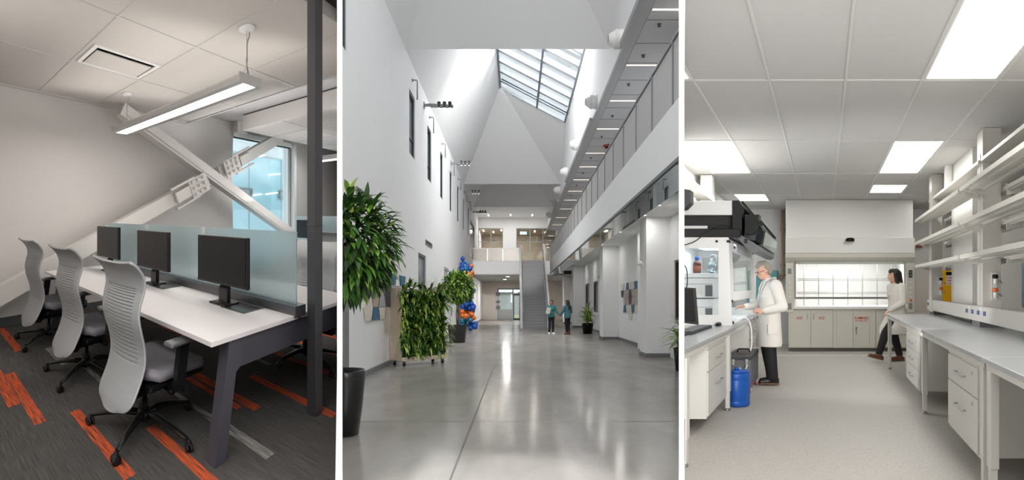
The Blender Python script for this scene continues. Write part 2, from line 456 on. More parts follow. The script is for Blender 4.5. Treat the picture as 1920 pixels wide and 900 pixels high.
# ------------------------------------------------------------------ partitions and an added unseen shell round the camera that shuts out sky light
def strip(name, label, A, Bp, Y0, Y1, z1):
    mb = MB()
    a0, b0 = A[0], Bp[0]; d = A[1]
    L = Y1-Y0
    q = [a0, b0, b0 + d*L, a0 + d*L]
    mb.prism([(p.x, p.y) for p in q], 'z', -.1, z1)
    return struct(name, label, 'wall', mb, mat(name+'_paint', '#f6f6f6', .6), HALL)
strip('wall_partition', 'thin white partition between the office and the atrium', P1L, P1R, 3.3, 18.5, 8.9)
strip('wall_partition', 'thin white partition between the atrium and the laboratory', P2L, P2R, 3.3, 16.4, 8.9)
mb = B(-7, 7, -4, -3.9, -.1, 8.9)
struct('wall_rear', 'added wall behind the viewpoint that blocks sky light', 'wall', mb, HWHITE, HALL)
struct('wall_left', 'added light blocking wall at the far left', 'wall', B(-7.1, -7, -4, 3.2, -.1, 8.9), HWHITE, HALL)
struct('wall_right', 'added light blocking wall at the far right', 'wall', B(7, 7.1, -4, 3.2, -.1, 8.9), HWHITE, HALL)
struct('floor', 'added plain grey floor in front of the three rooms', 'floor', B(-7, 7, -4, 3.3, -.12, -.02), CONC, HALL)
struct('ceiling', 'added ceiling over the viewpoint that blocks sky light', 'ceiling', B(-7.1, 7.1, -4, 3.4, 8.8, 8.9), HWHITE, HALL)
struct('wall_header', 'added light blocking header wall above the office opening', 'wall', B(-7, -.93, 2.9, 3.2, 4.1, 8.9), HWHITE, HALL)
struct('wall_header', 'added light blocking header wall above the laboratory opening', 'wall', B(.875, 7, 2.9, 3.2, 3.75, 8.9), HWHITE, HALL)

# ------------------------------------------------------------------ camera, sky, lamps
cam = bpy.data.cameras.new('camera'); co = bpy.data.objects.new('camera', cam); COL.objects.link(co)
co.location = (0, 0, EYE); co.rotation_euler = (PI/2, 0, 0)
cam.sensor_width = 36; cam.lens = 36*1200/1920; cam.shift_x = -7/1920; cam.shift_y = 120/1920; cam.clip_end = 300
sc.camera = co
w = bpy.data.worlds.new('sky'); sc.world = w; w.use_nodes = True
bg = w.node_tree.nodes['Background']; bg.inputs[0].default_value = (.88, .95, 1, 1); bg.inputs[1].default_value = 1.35
sc.view_settings.view_transform = 'Standard'; sc.view_settings.look = 'None'; sc.view_settings.gamma = 1; sc.view_settings.exposure = 0
sc.view_settings.use_curve_mapping = False
sc.cycles.use_denoising = True
sc.cycles.max_bounces = 10; sc.cycles.transparent_max_bounces = 16
sc.cycles.sample_clamp_indirect = 6
# ================================================================== OFFICE
O = OFFICE
mb = B(-1.5, 10.5, .3, 4.75, -.12, 0)
mb.mi = 1
# plank accents lie in the carpet: x centre, y0, y1, width, kind (1 orange, 2 pale)
for x, y0, y1, w, k in ((.965,1.61,2.40,.075,1), (.72,2.40,3.32,.08,1), (.63,2.74,3.6,.09,1), (1.30,.85,1.91,.075,1), (2.05,1.60,2.33,.09,1), (1.95,1.69,2.33,.06,1),
                        (2.42,1.21,1.96,.09,1), (1.71,1.24,1.76,.085,2), (1.70,1.76,2.5,.05,2), (3.02,1.40,2.15,.07,1), (3.5,1.5,2.3,.09,1), (3.96,1.9,2.9,.09,1),
                        (.92,3.80,4.69,.08,1), (.52,3.0,3.7,.08,2), (1.2,3.2,3.7,.1,2), (2.75,2.0,2.9,.06,2), (1.98,2.55,3.3,.08,1), (1.32,2.3,3.0,.05,2), (.2,2.2,2.9,.08,1), (2.6,2.9,3.6,.08,1)):
    mb.mi = k
    mb.poly([(x-w/2, y0, .0012), (x+w/2, y0, .0012), (x+w/2, y1, .0012), (x-w/2, y1, .0012)])
mb.bm.faces.ensure_lookup_table()
for f in mb.bm.faces[:6]: f.material_index = 0
struct('floor', 'dark charcoal carpet with orange streaked planks in the office', 'floor', mb, [CARPET, CARPO, CARPL], O, OFF_CUT)
struct('wall_back', 'plain greige office wall behind the steel cross brace', 'wall', MB().slab(-1.5, 10.5, 4.75, 4.95, -.1, 3.45, [(5.265, 7.376, .3, 3.1)], 'y'), OWALL, O, OFF_CUT)
struct('wall_side', 'plain office wall outside the left of the desks', 'wall', B(-1.7, -1.5, .3, 4.95, -.1, 3.45), OWALL, O)
struct('wall_end', 'pale office wall beyond the far desk row', 'wall', B(10.3, 10.5, .3, 4.75, -.1, 3.45), OWALL, O, OFF_CUT)
struct('baseboard_back', 'dark grey baseboard along the greige office wall', 'baseboard', B(-1.5, 5.2, 4.735, 4.749, 0, .115), DKBASE, O, OFF_CUT)
# ceiling clouds
mb = MB().slab(-1.5, 4.05, 1.47, 4.745, 3.11, 3.2, [(1.47, 2.215, 3.10, 3.52)], 'z')
mb.mi = 1
for x in (-.36, .52, 1.40, 2.28, 3.16): mb.box(x-.012, x+.012, 1.47, 4.745, 3.104, 3.112)
for y in (2.53, 3.58): mb.box(-1.5, 4.05, y-.012, y+.012, 3.103, 3.111)
mb.box(4.03, 4.06, 1.47, 4.745, 3.095, 3.215); mb.box(-1.5, 4.05, 1.45, 1.475, 3.095, 3.215); mb.box(-1.5, 4.05, 4.715, 4.746, 3.085, 3.112)
struct('ceiling', 'square tiled ceiling with thin grid over the near office desks', 'ceiling', mb, [TILE, TBAR], O, OFF_CUT)
mb = B(5.0, 10.3, .4, 4.25, 3.02, 3.29)
mb.mi = 1
for x in (5.9, 6.8, 7.7): mb.box(x-.01, x+.01, .4, 4.25, 3.014, 3.021)
for y in (1.4, 2.4, 3.4): mb.box(5.0, 10.3, y-.01, y+.01, 3.013, 3.02)
struct('ceiling', 'lower tiled ceiling panel over the far desk row', 'ceiling', mb, [TILE, TBAR], O, OFF_CUT)
struct('ceiling', 'grey recessed ceiling slab in the gap between the tiled panels', 'ceiling', B(-1.7, 10.5, .25, 4.95, 3.32, 3.45), FASC, O, OFF_CUT)
# window
t = Thing('window_1', 'tall office window crossed by a white brace beam', 'window', O, 6.3, 4.8, 0, kind='structure')
mb = MB().slab(-1.03, 1.07, -.03, .1, .3, 3.1, [(-.985, .96, .36, 3.04)], 'y')
fr_ = t.part('window_frame', mb, CANOPY)
t.part('blind_box', MB().box(-1.03, 1.07, -.10, -.03, 3.03, 3.14, bev=.01), CANOPY, label='white roller blind box'); t.part('blind_rail', B(-1.0, 1.0, -.07, -.05, 3.005, 3.03), BLACKM)
t.part('pane', B(-.985, .96, .03, .045, .36, 3.04), WINGL)
struct('trim_1', 'white boxed ceiling trim above the office window', 'trim', B(5.27, 5.56, 4.6, 4.75, 3.1, 3.32), OWALL, O)
struct('trim_2', 'pale window jamb right of the tall office window', 'trim', B(7.37, 7.46, 4.66, 4.75, 0, 3.1), CANOPY, O, OFF_CUT)
# building outside
t = Thing('glass_building', 'teal glass-faced building seen through the office window', 'building', O, 12, 9, 0)
t.part('glass_facade', B(-5, 6, 0, .5, 1.6, 3.83), TEALGL); t.part('spandrel_glass', B(-5, 6, 0, .5, -3, 1.6), PALEGL)
t.part('roof_edge', B(-5, 6, -.03, .5, 3.83, 3.9), CANOPY)
for x in (-3.2, -1.0, 1.2): t.part('facade_joint', B(x-.012, x+.012, -.012, 0, -3, 3.83), GREYP)
for x0, x1, z0, z1 in ((-1.9, -.84, 2.14, 2.47), (1.03, 1.9, 2.07, 2.48)):
    w = t.part('window', MB().slab(x0, x1, -.06, 0, z0, z1, [(x0+.06, x1-.06, z0+.05, z1-.05)], 'y'), WFRAME)
    t.part('pane', B(x0+.06, x1-.06, -.02, -.01, z0+.05, z1-.05), BLINDGL, parent=w)
for x, z in ((.7, 3.14), (-.6, 2.2), (.5, 2.3)): t.part('light_strip', MB().bar((x-.42, -.02, z-.04), (x+.42, -.02, z+.06), .02, .05), WARMLED, label='glowing bar standing in for a lamp reflected in the glass')  # strip light reflections in the facade, put in as glowing bars

# steel cross brace
t = Thing('cross_brace', 'white painted steel X brace bolted in front of the greige wall', 'brace', O, 4.45, 4.5, 0)
t.part('beam', MB().bar((-1.93, 0, 3.01), (2.95, 0, .78), .16, .2), BEAMW, label='beam falling to the right')
t.part('beam', MB().bar((-4.3, .02, .12), (-.15, .02, 2.065), .15, .22), BEAMW, label='lower half beam rising from the left')
t.part('beam', MB().bar((.15, .02, 2.205), (2.1, .02, 3.13), .15, .22), BEAMW, label='upper half beam crossing the window')
t.part('flange', MB().bar((-1.86, -.065, 2.92), (2.95, -.065, .70), .03, .03), BEAMW)
d = V((.904, 0, .427)); n_ = V((-.427, 0, .904))
for c in (V((-.42, -.1, 1.94)), V((.44, -.1, 2.35))):
    g = t.part('gusset_plate', MB().bar(c - d*.22, c + d*.22, .03, .33, up=n_), BEAMW)
    sg = -1 if c.x < 0 else 1
    for e in (-1, 1):
        t.part('splice_bar', MB().bar(c + n_*.17*e + d*.05*sg, c + n_*.17*e + d*.62*sg, .04, .035, up=n_), BEAMW)
    t.part('splice_plate', MB().bar(c + d*.24*sg, c + d*.56*sg, .05, .18, up=n_), BEAMW)
    for i in (-1, 0, 1):
        for j in (-1, 0, 1):
            p = c + d*.13*i + n_*.105*j
            t.part('bolt', MB().lathe([(.028, -.045), (.028, -.015)], 10, p, 'y'), BEAMW, parent=g)

# dark post
mb = B(2.29, 2.39, 1.285, 1.345, 0, 3.31)
mb.box(2.283, 2.397, 1.279, 1.351, 1.36, 1.364)
solo('metal_post', 'tall charcoal metal post standing at the near end of the desk', 'post', mb, POST, O, at=(0, 0, 0))

# vent
t = Thing('ceiling_vent', 'square white slot air vent set in the office ceiling tiles', 'vent', O, 1.843, 3.31, 3.11)
t.part('frame', MB().slab(-.40, .40, -.235, .235, -.012, .004, [(-.355, .355, -.195, .195)], 'z'), CANOPY)
mb = MB().slab(-.372, .372, -.209, .209, 0, .2, [(-.36, .36, -.2, .2)], 'z'); mb.box(-.37, .37, -.208, .208, .2, .21)
t.part('duct_box', mb, GREYP)
t.part('plaque', B(-.335, .335, -.135, .20, -.012, -.002), TILE, label='tile-faced deflector plate')
for x in (-.2, .1): t.part('duct_collar', MB().lathe([(.07, .05), (.07, .2)], 14, (x, -.1, 0)), BLACKM)

def pendant(x, y0, y1, z, label, cx, cys):
    t = Thing('pendant_light', label, 'light', O, x, (y0+y1)/2, z, group='linear pendant lights', cut=OFF_CUT)
    h = (y1-y0)/2
    mb = MB().prism([(-.15, 0), (-.15, .05), (-.11, .085), (.11, .085), (.15, .05), (.15, 0), (.085, 0), (.085, .018), (-.085, .018), (-.085, 0)], 'y', -h, h)
    t.part('housing', mb, LUMI)
    t.part('end_cap', B(-.151, .151, -h-.012, -h, -.002, .087), LUMI); t.part('end_cap', B(-.151, .151, h, h+.012, -.002, .087), LUMI)
    t.part('diffuser', B(-.082, .082, -h+.02, h-.02, .002, .017), LED)
    for cy in cys:
        q = cy - (y0+y1)/2; q2 = max(-h+.06, min(h-.06, q))
        k = t.part('canopy', MB().lathe([(.075, 3.11-z), (.075, 3.098-z), (.05, 3.085-z), (.02, 3.082-z)], 20, (cx-x, q, 0)), CANOPY)
        t.part('suspension_cable', MB().tube([(cx-x, q, 3.09-z), (cx-x, q, .16), (-.06, q2, .08)], .0025, 6), STEEL)
        t.part('cable_grip', MB().lathe([(.007, .2), (.009, .21), (.009, .24), (.005, .25)], 8, (cx-x, q, 0)), STEEL)
        t.part('power_cord', MB().smooth_tube([(cx-x+.03, q, 3.09-z), (cx-x+.035, q, .45), (cx-x+.005, q, .37), (cx-x+.004, q, .27), (cx-x, q, .18), (.06, q2, .11), (.1, q2, .08)], .006, 6), CORD)
    return t
pendant(2.43, 1.98, 4.32, 2.6, 'long lit linear pendant hanging over the near desk', 2.40, (1.99, 4.10))
pendant(6.28, 1.2, 3.44, 2.45, 'lit linear pendant over the far desk row, partly hidden by the post', 6.4, (3.5,))

def desk(x0, x1, y0, y1, xm, label, trays, cut, panes, ztop, legs=True):
    t = Thing('office_desk', label, 'desk', O, xm, (y0+y1)/2, 0, group='shared office desks', cut=cut)
    X0, X1, h = x0-xm, x1-xm, (y1-y0)/2
    def strip(a, b, name):
        return t.part(name, B(a, b, -h, h, .7, .73, bev=.002), DESKTOP)
    wt = strip(X0, -.02, 'worktop'); strip(.02, X1, 'worktop')
    t.part('spine_rail', B(-.075, .055, -h-.012, h, .715, .795), POST, label='dark metal spine rail carrying the frosted screen')
    ys = [-h+.02 + (2*h-.0)*k/panes for k in range(panes+1)]
    for a, b in zip(ys, ys[1:]):
        s = t.part('frosted_screen', B(-.008, .008, a+.006, b-.006, .795, ztop), FROST)
    for y in ys[1:-1]: t.part('screen_clip', B(-.012, .012, y-.02, y+.02, ztop-.06, ztop+.004), CANOPY)
    for y in trays:
        q = t.part('power_tray', B(-.31, -.10, y-.105, y+.105, .7285, .7325), TRAY, label='dark flip-lid power tray')
        t.part('tray_rim', MB().slab(-.32, -.09, y-.115, y+.115, .729, .7338, [(-.305, -.105, y-.1, y+.1)], 'z'), POST, parent=q)
    for y in ((-h+.045), h-.06):
        t.part('end_beam', B(X0+.2, X1-.2, y-.03, y+.03, .52, .698), DESKLEG)
    for y in (-h+.045, 0, h-.06):
        for sx, X in ((-1, X0), (1, X1)):
            if y == 0: pts = [(X-sx*.2, .0), (X-sx*.13, .0), (X-sx*.13, .698), (X-sx*.23, .698)]
            else: pts = [(X-sx*.035, 0), (X-sx*.125, 0), (X-sx*.215, .50), (X-sx*.26, .53), (X-sx*.26, .698), (X-sx*.155, .698), (X-sx*.145, .62)]
            t.part('leg', MB().prism(pts, 'y', y-.035, y+.035), DESKLEG)
    t.part('cable_tray', B(-.2, .2, -h+.2, h-.2, .56, .60), BLACKM)
    return t
desk(1.34, 3.10, 1.36, 4.28, 2.22, 'long white shared desk with frosted screen and charcoal legs, nearest the viewer', [-1.1, -.12, .85], OFF_CUT, 3, 1.317)
desk(5.70, 7.40, 1.0, 4.08, 6.52, 'second white desk row standing behind the charcoal post', [.9], OFF_CUT, 3, 1.395)

def monitor(x, y, w, label, z0=.885, z1=1.268, cut=()):
    t = Thing('computer_monitor', label, 'monitor', O, x, y, .731, group='desk monitors', cut=cut)
    a, b = z0-.731, z1-.731
    t.part('casing', B(-.005, .03, -w/2, w/2, a, b, bev=.004), BLACK)
    t.part('screen', B(-.0075, -.004, -w/2+.012, w/2-.012, a+.022, b-.012), SCREEN)
    t.part('bezel_chin', B(-.008, -.0045, -w/2+.002, w/2-.002, a+.002, a+.02), BLACK)
    t.part('stand_neck', MB().prism([(.012, .01), (.05, .01), (.055, a+.12), (.031, a+.19), (.031, a-.01), (.012, a-.03)], 'y', -.055, .035), BLACK)
    t.part('stand_base', B(-.05, .12, -.085, .085, 0, .014, bev=.004), BLACK)
    return t
monitor(1.965, 1.89, .535, 'black monitor on the near desk, nearest of three in line')
monitor(1.965, 2.855, .555, 'black monitor in the middle of the near desk line')
monitor(1.965, 3.835, .57, 'black monitor at the far end of the near desk line', .897, 1.282)
monitor(6.2, 3.62, .5, 'black monitor on the far desk row, seen behind the charcoal post', .96, 1.32, OFF_CUT)

# ------------------------------------------------------------------ office chairs
def chair(x, y, yaw, label, cut=(), ph=-63, liner=True):
    t = Thing('office_chair', label, 'office chair', O, x, y, 0, math.radians(yaw), group='grey slatted office chairs', cut=cut)
    prof = [(-.255, 1.152), (-.235, 1.138), (-.205, 1.112), (-.178, 1.08), (-.163, 1.045), (-.158, 1.01), (-.163, .97), (-.175, .93), (-.187, .89), (-.193, .85), (-.192, .81), (-.184, .765),
            (-.170, .715), (-.154, .665), (-.142, .615), (-.136, .565), (-.138, .515), (-.150, .465), (-.170, .415), (-.195, .365), (-.222, .315), (-.245, .275), (-.258, .245)]
    cum = [0]
    for p, q in zip(prof, prof[1:]): cum.append(cum[-1] + math.dist(p, q))
    tot = cum[-1]
    def at(s):
        s *= tot
        for i in range(len(cum)-1):
            if s <= cum[i+1] + 1e-9:
                f = (s-cum[i])/(cum[i+1]-cum[i]); return prof[i][0]+(prof[i+1][0]-prof[i][0])*f, prof[i][1]+(prof[i+1][1]-prof[i][1])*f
        return prof[-1]
    def width(s):
        w = .222 if s < .12 else .222 - .022*math.sin(min(1, (s-.12)/.3)*PI/2)
        if s > .45: w = .2 - .02*math.sin((s-.45)/.55*PI/2)
        e = .10                                                       # rounded lower corners
        if s > 1-e: w *= math.sqrt(max(0, 1-((s-(1-e))/e)**2))*.45 + .55
        if s < .03: w *= .93 + .07*s/.03
        return w
    rows = [0, .015, .03, .05, .075, .1, .13, .16, .19]
    slot0 = []
    s_ = .205
    k = 0
    while s_ < .70:
        gap = .012 + .0135*min(1, k/14); wd = .0036 if k < 9 else .0042
        rows += [s_, s_+wd]; slot0.append(len(rows)-2); s_ += gap + wd; k += 1
    rows += [.72, .76, .80, .84, .88, .91, .94, .96, .975, .99, 1.0]
    NU = 24
    def shell(i, j):
        s = rows[j]; py, pz = at(s); u = i/NU*2-1; w = width(s)
        curl = -.022 - .004*(s > .1)
        y = py + curl*(1-u*u) + (.0 if s > .04 else -.012*(abs(u)**3)*(1-s/.04))
        zz = pz + (.012*abs(u)**3*(1-s/.08) if s < .08 else 0) - (.018*(1-u*u) if s > .97 else 0)
        return (w*u, y, zz)
    mb = MB()
    g = [[mb.bm.verts.new(shell(i, j)) for j in range(len(rows))] for i in range(NU+1)]
    mb.sm = True
    for i in range(NU):
        for j in range(len(rows)-1):
            if j in slot0 and 3 <= i < NU-3: continue
            mb.face([g[i][j], g[i+1][j], g[i+1][j+1], g[i][j+1]])
    t.part('backrest', mb, CMESH, mods=[('SOLIDIFY', dict(thickness=.014, offset=0)), ('BEVEL', dict(width=.002, segments=2, limit_method='ANGLE', angle_limit=.9))])
    rim = [V(shell(0, j)) for j in range(0, len(rows))] + [V(shell(i, len(rows)-1)) for i in range(1, NU+1)] + [V(shell(NU, j)) for j in range(len(rows)-2, -1, -1)]
    t.part('back_rim', MB().tube(rim, .0095, 8), CMESH)
    mb = MB(); mb.grid(lambda a, b: (lambda p: ((a*2-1)*.155, p[0]+.016-.02*(1-(a*2-1)**2)+.006, p[1]))(at(.18+.55*b)), 8, 22)
    if liner: t.part('slot_darkener', mb, DARKGREY, label='dark sheet added to darken the slots')  # dark sheet added so the back slots read dark
    # seat cushion
    mb = MB(); mb.sm = True
    def seat(a, b):
        A = a*2*PI; r = 1
        cx, cy = math.cos(A), math.sin(A)
        m = max(abs(cx), abs(cy)); q = 1/(abs(cx)**5 + abs(cy)**5)**.2
        zs = [.372, .385, .42, .447, .458, .452]; rs = [.90, .97, 1.0, .965, .75, .0]
        k = b*5; i = min(4, int(k)); f = k-i
        rr = rs[i]+(rs[i+1]-rs[i])*f; z = zs[i]+(zs[i+1]-zs[i])*f
        yy = .14 + .27*cy*q*rr
        z += -.028*max(0, (yy-.22)/.15)**2 + .012*(cx*q*rr)**2 + (.02 if yy < -.05 else 0)*rr
        return (.235*cx*q*rr, yy, z)
    mb.grid(seat, 40, 10)
    t.part('seat', mb, FABRIC, mods=[('WELD', dict(merge_threshold=.0008))])
    t.part('seat_piping', MB().tube([seat(k/40, .62) for k in range(41)], .004, 6), GREYP)
    t.part('seat_shell', MB().box(-.215, .215, -.12, .37, .34, .380, bev=.015), BLACK)
    t.part('mechanism', MB().box(-.11, .11, -.20, .18, .275, .357, bev=.02), BLACK)
    mb = MB(); mb.prism([(-.215, .30), (-.19, .25), (-.13, .24), (-.08, .29), (-.08, .345), (-.2, .345)], 'x', -.075, .075)
    mb.tube([(0, -.19, .30), (0, -.145, .37), (0, -.10, .44)], .02, 8); t.part('back_bracket', mb, BLACK)
    for s in (-1, 1):
        a = t.part('armrest', MB().prism([(.02, .345), (.09, .345), (.115, .5), (.135, .635), (.06, .635), (.035, .5)], 'x', s*.285-.018, s*.285+.018), BLACK)
        t.part('arm_pad', MB().box(s*.285-.042, s*.285+.042, -.04, .215, .63, .66, bev=.012), ARMPAD, parent=a)
        t.part('arm_bracket', MB().bar((s*.12, .06, .35), (s*.30, .06, .355), .06, .03), BLACK, parent=a)
    t.part('tension_knob', MB().lathe([(.022, .16), (.026, .2), (.024, .23), (.012, .235)], 12, (0, .06, .31), 'x'), BLACK)
    t.part('height_lever', MB().tube([(.05, .1, .325), (.22, .12, .325), (.26, .13, .29)], .008, 6), BLACK)
    t.part('gas_lift', MB().lathe([(.028, .09), (.028, .2), (.02, .205), (.02, .3)], 16), BLACK)
    mb = MB().lathe([(.035, .055), (.05, .07), (.055, .11), (.035, .13)], 20)
    t.part('base_hub', mb, BLACK)
    for k in range(5):
        a = math.radians(ph + 72*k); c, s = math.cos(a), math.sin(a)
        leg = MB()
        leg.tube([(c*.03, s*.03, .1), (c*.12, s*.12, .108), (c*.24, s*.24, .094), (c*.36, s*.36, .07)], [.03, .027, .021, .015], 8, flat=.8)
        lg = t.part('base_leg', leg, BLACK)
        q = MB(); px, py = c*.375, s*.375; ca, sa = math.cos(a+.9), math.sin(a+.9)
        for e in (-1, 1):
            o = V((px + ca*.012*e, py + sa*.012*e, .03)); n = V((ca, sa, 0)); tt = V((-sa, ca, 0))
            ring = []
            for rr, dd in ((.020, -.009), (.029, -.007), (.029, .007), (.020, .009)):
                ring.append([q.bm.verts.new(o + n*dd*1 + tt*rr*math.cos(w*PI/8) + V((0, 0, rr*math.sin(w*PI/8)))) for w in range(16)])
            q.sm = True
            for A_, B_ in zip(ring, ring[1:]):
                for w in range(16): q.face([A_[w], A_[(w+1) % 16], B_[(w+1) % 16], B_[w]])
            q.face(ring[0]); q.face(ring[-1][::-1]); q.sm = False
        q.tube([(px, py, .03), (px, py, .075)], .009, 6)
        q.ball((px, py, .045), (.02, .02, .018), 8, 6)
        t.part('caster', q, BLACK, parent=lg)
    return t
chair(1.268, 1.936, -86, 'grey slatted office chair nearest the viewer, in full view')
chair(1.287, 2.92, -85, 'middle of the three grey slatted office chairs along the desk')
chair(1.275, 3.93, -85, 'grey slatted office chair nearest the cross brace, at the far desk end')
chair(3.12, 1.85, 92, 'grey slatted office chair behind the desk, seen beside the post', OFF_CUT, liner=False)
chair(5.5, 2.72, -88, 'office chair at the far desk row with only its back top showing', OFF_CUT)
# ================================================================== ATRIUM HALL
H = HALL
HC = HALL_CUT1 + HALL_CUT2
mb = B(-3.2, 4.3, 3.4, 60, -.15, 0)
mb.mi = 1
for d in (7.9, 12.9, 17.9, 22.9, 27.9, 32.9): mb.poly([(-3.03, d-.012, .0008), (4.2, d-.012, .0008), (4.2, d+.012, .0008), (-3.03, d+.012, .0008)])
mb.poly([(-.555, 4, .0008), (-.535, 4, .0008), (-.41, 38, .0008), (-.43, 38, .0008)])
struct('floor', 'polished grey concrete atrium floor with thin joints', 'floor', mb, [CONC, JOINT], H, HC)
tall = [(18.22+3.73*k, 19.24+3.71*k) for k in range(7)]
holes = [(a, b, 5.76, 7.6) for a, b in tall] + [(11.1, 11.5, 5.96, 7.9), (19.9, 21.62, 1.15, 3.06), (27.1, 29.0, 1.75, 3.04), (42.4, 47.2, 4.6, 7.1), (29.5, 31.6, 0, 2.25)]
struct('wall_left', 'tall white left wall of the atrium pierced by narrow windows', 'wall', MB().slab(-3.3, -3.03, 11.0, 58, 0, 8.6, holes, 'x'), HWHITE, H, HALL_CUT1)
struct('baseboard_left', 'dark grey baseboard along the left atrium wall', 'baseboard', B(-3.03, -3.0, 11.2, 29.4, 0, .11), GBASE, H)
struct('baseboard_left', 'dark grey baseboard along the far left atrium wall', 'baseboard', B(-3.03, -3.0, 31.7, 58, 0, .11), GBASE, H)
struct('trim_3', 'narrow grey corner trim at the start of the left atrium wall', 'trim', B(-3.06, -2.985, 11.2, 11.46, 0, 3.0), GRILLE, H, HALL_CUT1)
def hwin(n, y0, y1, z0, z1, label, gl=DKGLASS, fr=WFRAME, x=-3.03, sx=-1, bars=()):
    t = Thing(n, label, 'window', H, x, (y0+y1)/2, z0, kind='structure')
    w, h = (y1-y0)/2, z1-z0
    a, b = sorted((sx*.03, sx*.13))
    f = t.part('window_frame', MB().slab(a, b, -w, w, 0, h, [(-w+.07, w-.07, .07, h-.07)], 'x'), fr)
    a, b = sorted((sx*.09, sx*.10))
    t.part('pane', B(a, b, -w+.06, w-.06, .06, h-.06), gl)
    for z in bars: t.part('window_bar', B(*sorted((sx*.05, sx*.11)), -w+.06, w-.06, z-.02, z+.02), fr)
    return t
ords = ['first', 'second', 'third', 'fourth', 'fifth', 'sixth', 'seventh']
for k, (a, b) in enumerate(tall):
    hwin('window_%d' % (k+2), a, b, 5.76, 7.6, ords[k] + ' tall narrow window high in the left atrium wall', BLINDGL, bars=(.55,) if k < 2 else ())
hwin('window_9', 11.1, 11.5, 5.96, 7.9, 'tall dark window at the near top corner of the atrium wall')
hwin('window_10', 19.9, 21.62, 1.15, 3.06, 'interior window low in the left wall above the green wall', BLINDGL, GRILLE)
hwin('window_11', 27.1, 29.0, 1.75, 3.04, 'small blue window beside the balloon column', mat('blue_window_glass', '#3f6f9d', .1), CANOPY)
hwin('window_12', 42.4, 47.2, 4.6, 7.1, 'large interior window at the far end of the left atrium wall', BLINDGL, WFRAME)
t = Thing('door_1', 'white framed glazed door behind the small potted tree', 'door', H, -3.03, 30.55, 0, kind='structure')
t.part('door_frame', MB().slab(-.13, .0, -1.05, 1.05, 0, 2.25, [(-1.0, -.03, 0, 2.2), (.03, 1.0, 0, 2.2)], 'x'), CANOPY)
for y in (-.515, .515):
    l = t.part('door_leaf', MB().slab(-.09, -.05, y-.48, y+.48, .01, 2.19, [(y-.38, y+.38, .2, 2.08)], 'x'), CANOPY)
    t.part('pane', B(-.075, -.065, y-.38, y+.38, .2, 2.08), DKGLASS, parent=l)
    t.part('handle', MB().tube([(-.02, y*.25, .9), (-.02, y*.25, 1.3)], .015, 6), BLACK, parent=l)

# roof wells and skylights
for n, (d0, d1) in enumerate(((-2.3, 17.6), (17.6, 37.4), (37.4, 46.0))):
    mb = MB(); h, r = 8.46, 12.76
    def q(*p): mb.poly([V(a) for a in p])
    A0, A1 = (-.8, d0+4.3, r), (-.8, d1-4.3, r)
    R0, R1 = (2.59, d0+3.9, 11), (2.59, d1-3.9, 11)
    q((-3.03, d0, h), (-3.03, d1, h), A1, A0) if n < 2 else q((-3.03, d0, h), (-3.03, d1, h), A1)
    q((-3.03, d1, h), (2.59, d1, h), A1); q((2.59, d1, h), R1, A1)
    q((-3.03, d0, h), A0, (2.59, d0, h)); q((2.59, d0, h), A0, R0)
    q((2.59, d0, h), R0, R1, (2.59, d1, h))
    bmesh.ops.remove_doubles(mb.bm, verts=mb.bm.verts[:], dist=.001)
    struct('ceiling', 'white faceted roof well, %s from the viewer' % ('nearest', 'second', 'third')[n], 'ceiling', mb, HWHITE, H)
    t = Thing('window_%d' % (13+n), 'sloping glazed skylight in the %s roof well' % ('nearest', 'second', 'third')[n], 'skylight', H, 0, 0, 0, kind='structure')
    def on(u, d, dz=0): return V((u, d, 12.76 - (u+.8)*(1.76/3.39) + dz))
    ya, yb = d0+4.1, d1-4.1
    sk = lambda s, y: y + (.2 if y > (d0+d1)/2 else -.2)*s
    mb = MB(); mb.poly([on(-.8, ya-.1, .02), on(2.59, ya-.1, .02), on(2.59, yb+.1, .02), on(-.8, yb+.1, .02)])
    t.part('pane', mb, GLASS)
    N = max(2, round((yb-ya)/1.25)); st = (yb-ya)/N
    mb = MB()
    for k in range(N+1):
        y = ya + st*k
        mb.bar(on(-.8, y, -.04), on(2.59, y, -.04), .07, .13)
    t.part('rafter', mb, SKYBAR)
    mb = MB()
    for k in range(N):
        y = ya + st*k + .02
        mb.poly([on(-.8, y, .01), on(2.59, y, .01), on(2.59, y+st*.42, .01), on(-.8, y+st*.42, .01)])
    t.part('frit_band', mb, SKYFR)
    mb = MB()
    for u in (-.8, 1.1, 2.56): mb.bar(on(u, ya-.1, -.06), on(u, yb+.1, -.06), .09, .12)
    t.part('mullion', mb, SKYBAR)
    t.part('conduit', MB().tube([on(-.7, yb-1.8, -.18), on(2.7, yb-1.8, -.18)], .035, 6), SKYBAR)
struct('wall_right', 'white upper right atrium wall above the walkway soffit', 'wall', B(2.59, 2.7, -2.3, 58, 7.4, 8.459), HWHITE, H)
struct('ceiling', 'flat far ceiling above the end of the atrium', 'ceiling', B(-3.03, 2.6, 46, 51.9, 8.43, 8.55), HWHITE, H)
for u in (-2.15, -.4, 1.3):
    solo('ceiling_light', 'small warm slot light in the far atrium ceiling, %s' % {-2.15: 'left of three', -.4: 'middle of three', 1.3: 'right of three'}[u], 'light', B(-.05, .05, -.45, .45, 0, .02), WARMLED, H, at=(u, 50.2, 8.405), group='far ceiling slot lights')
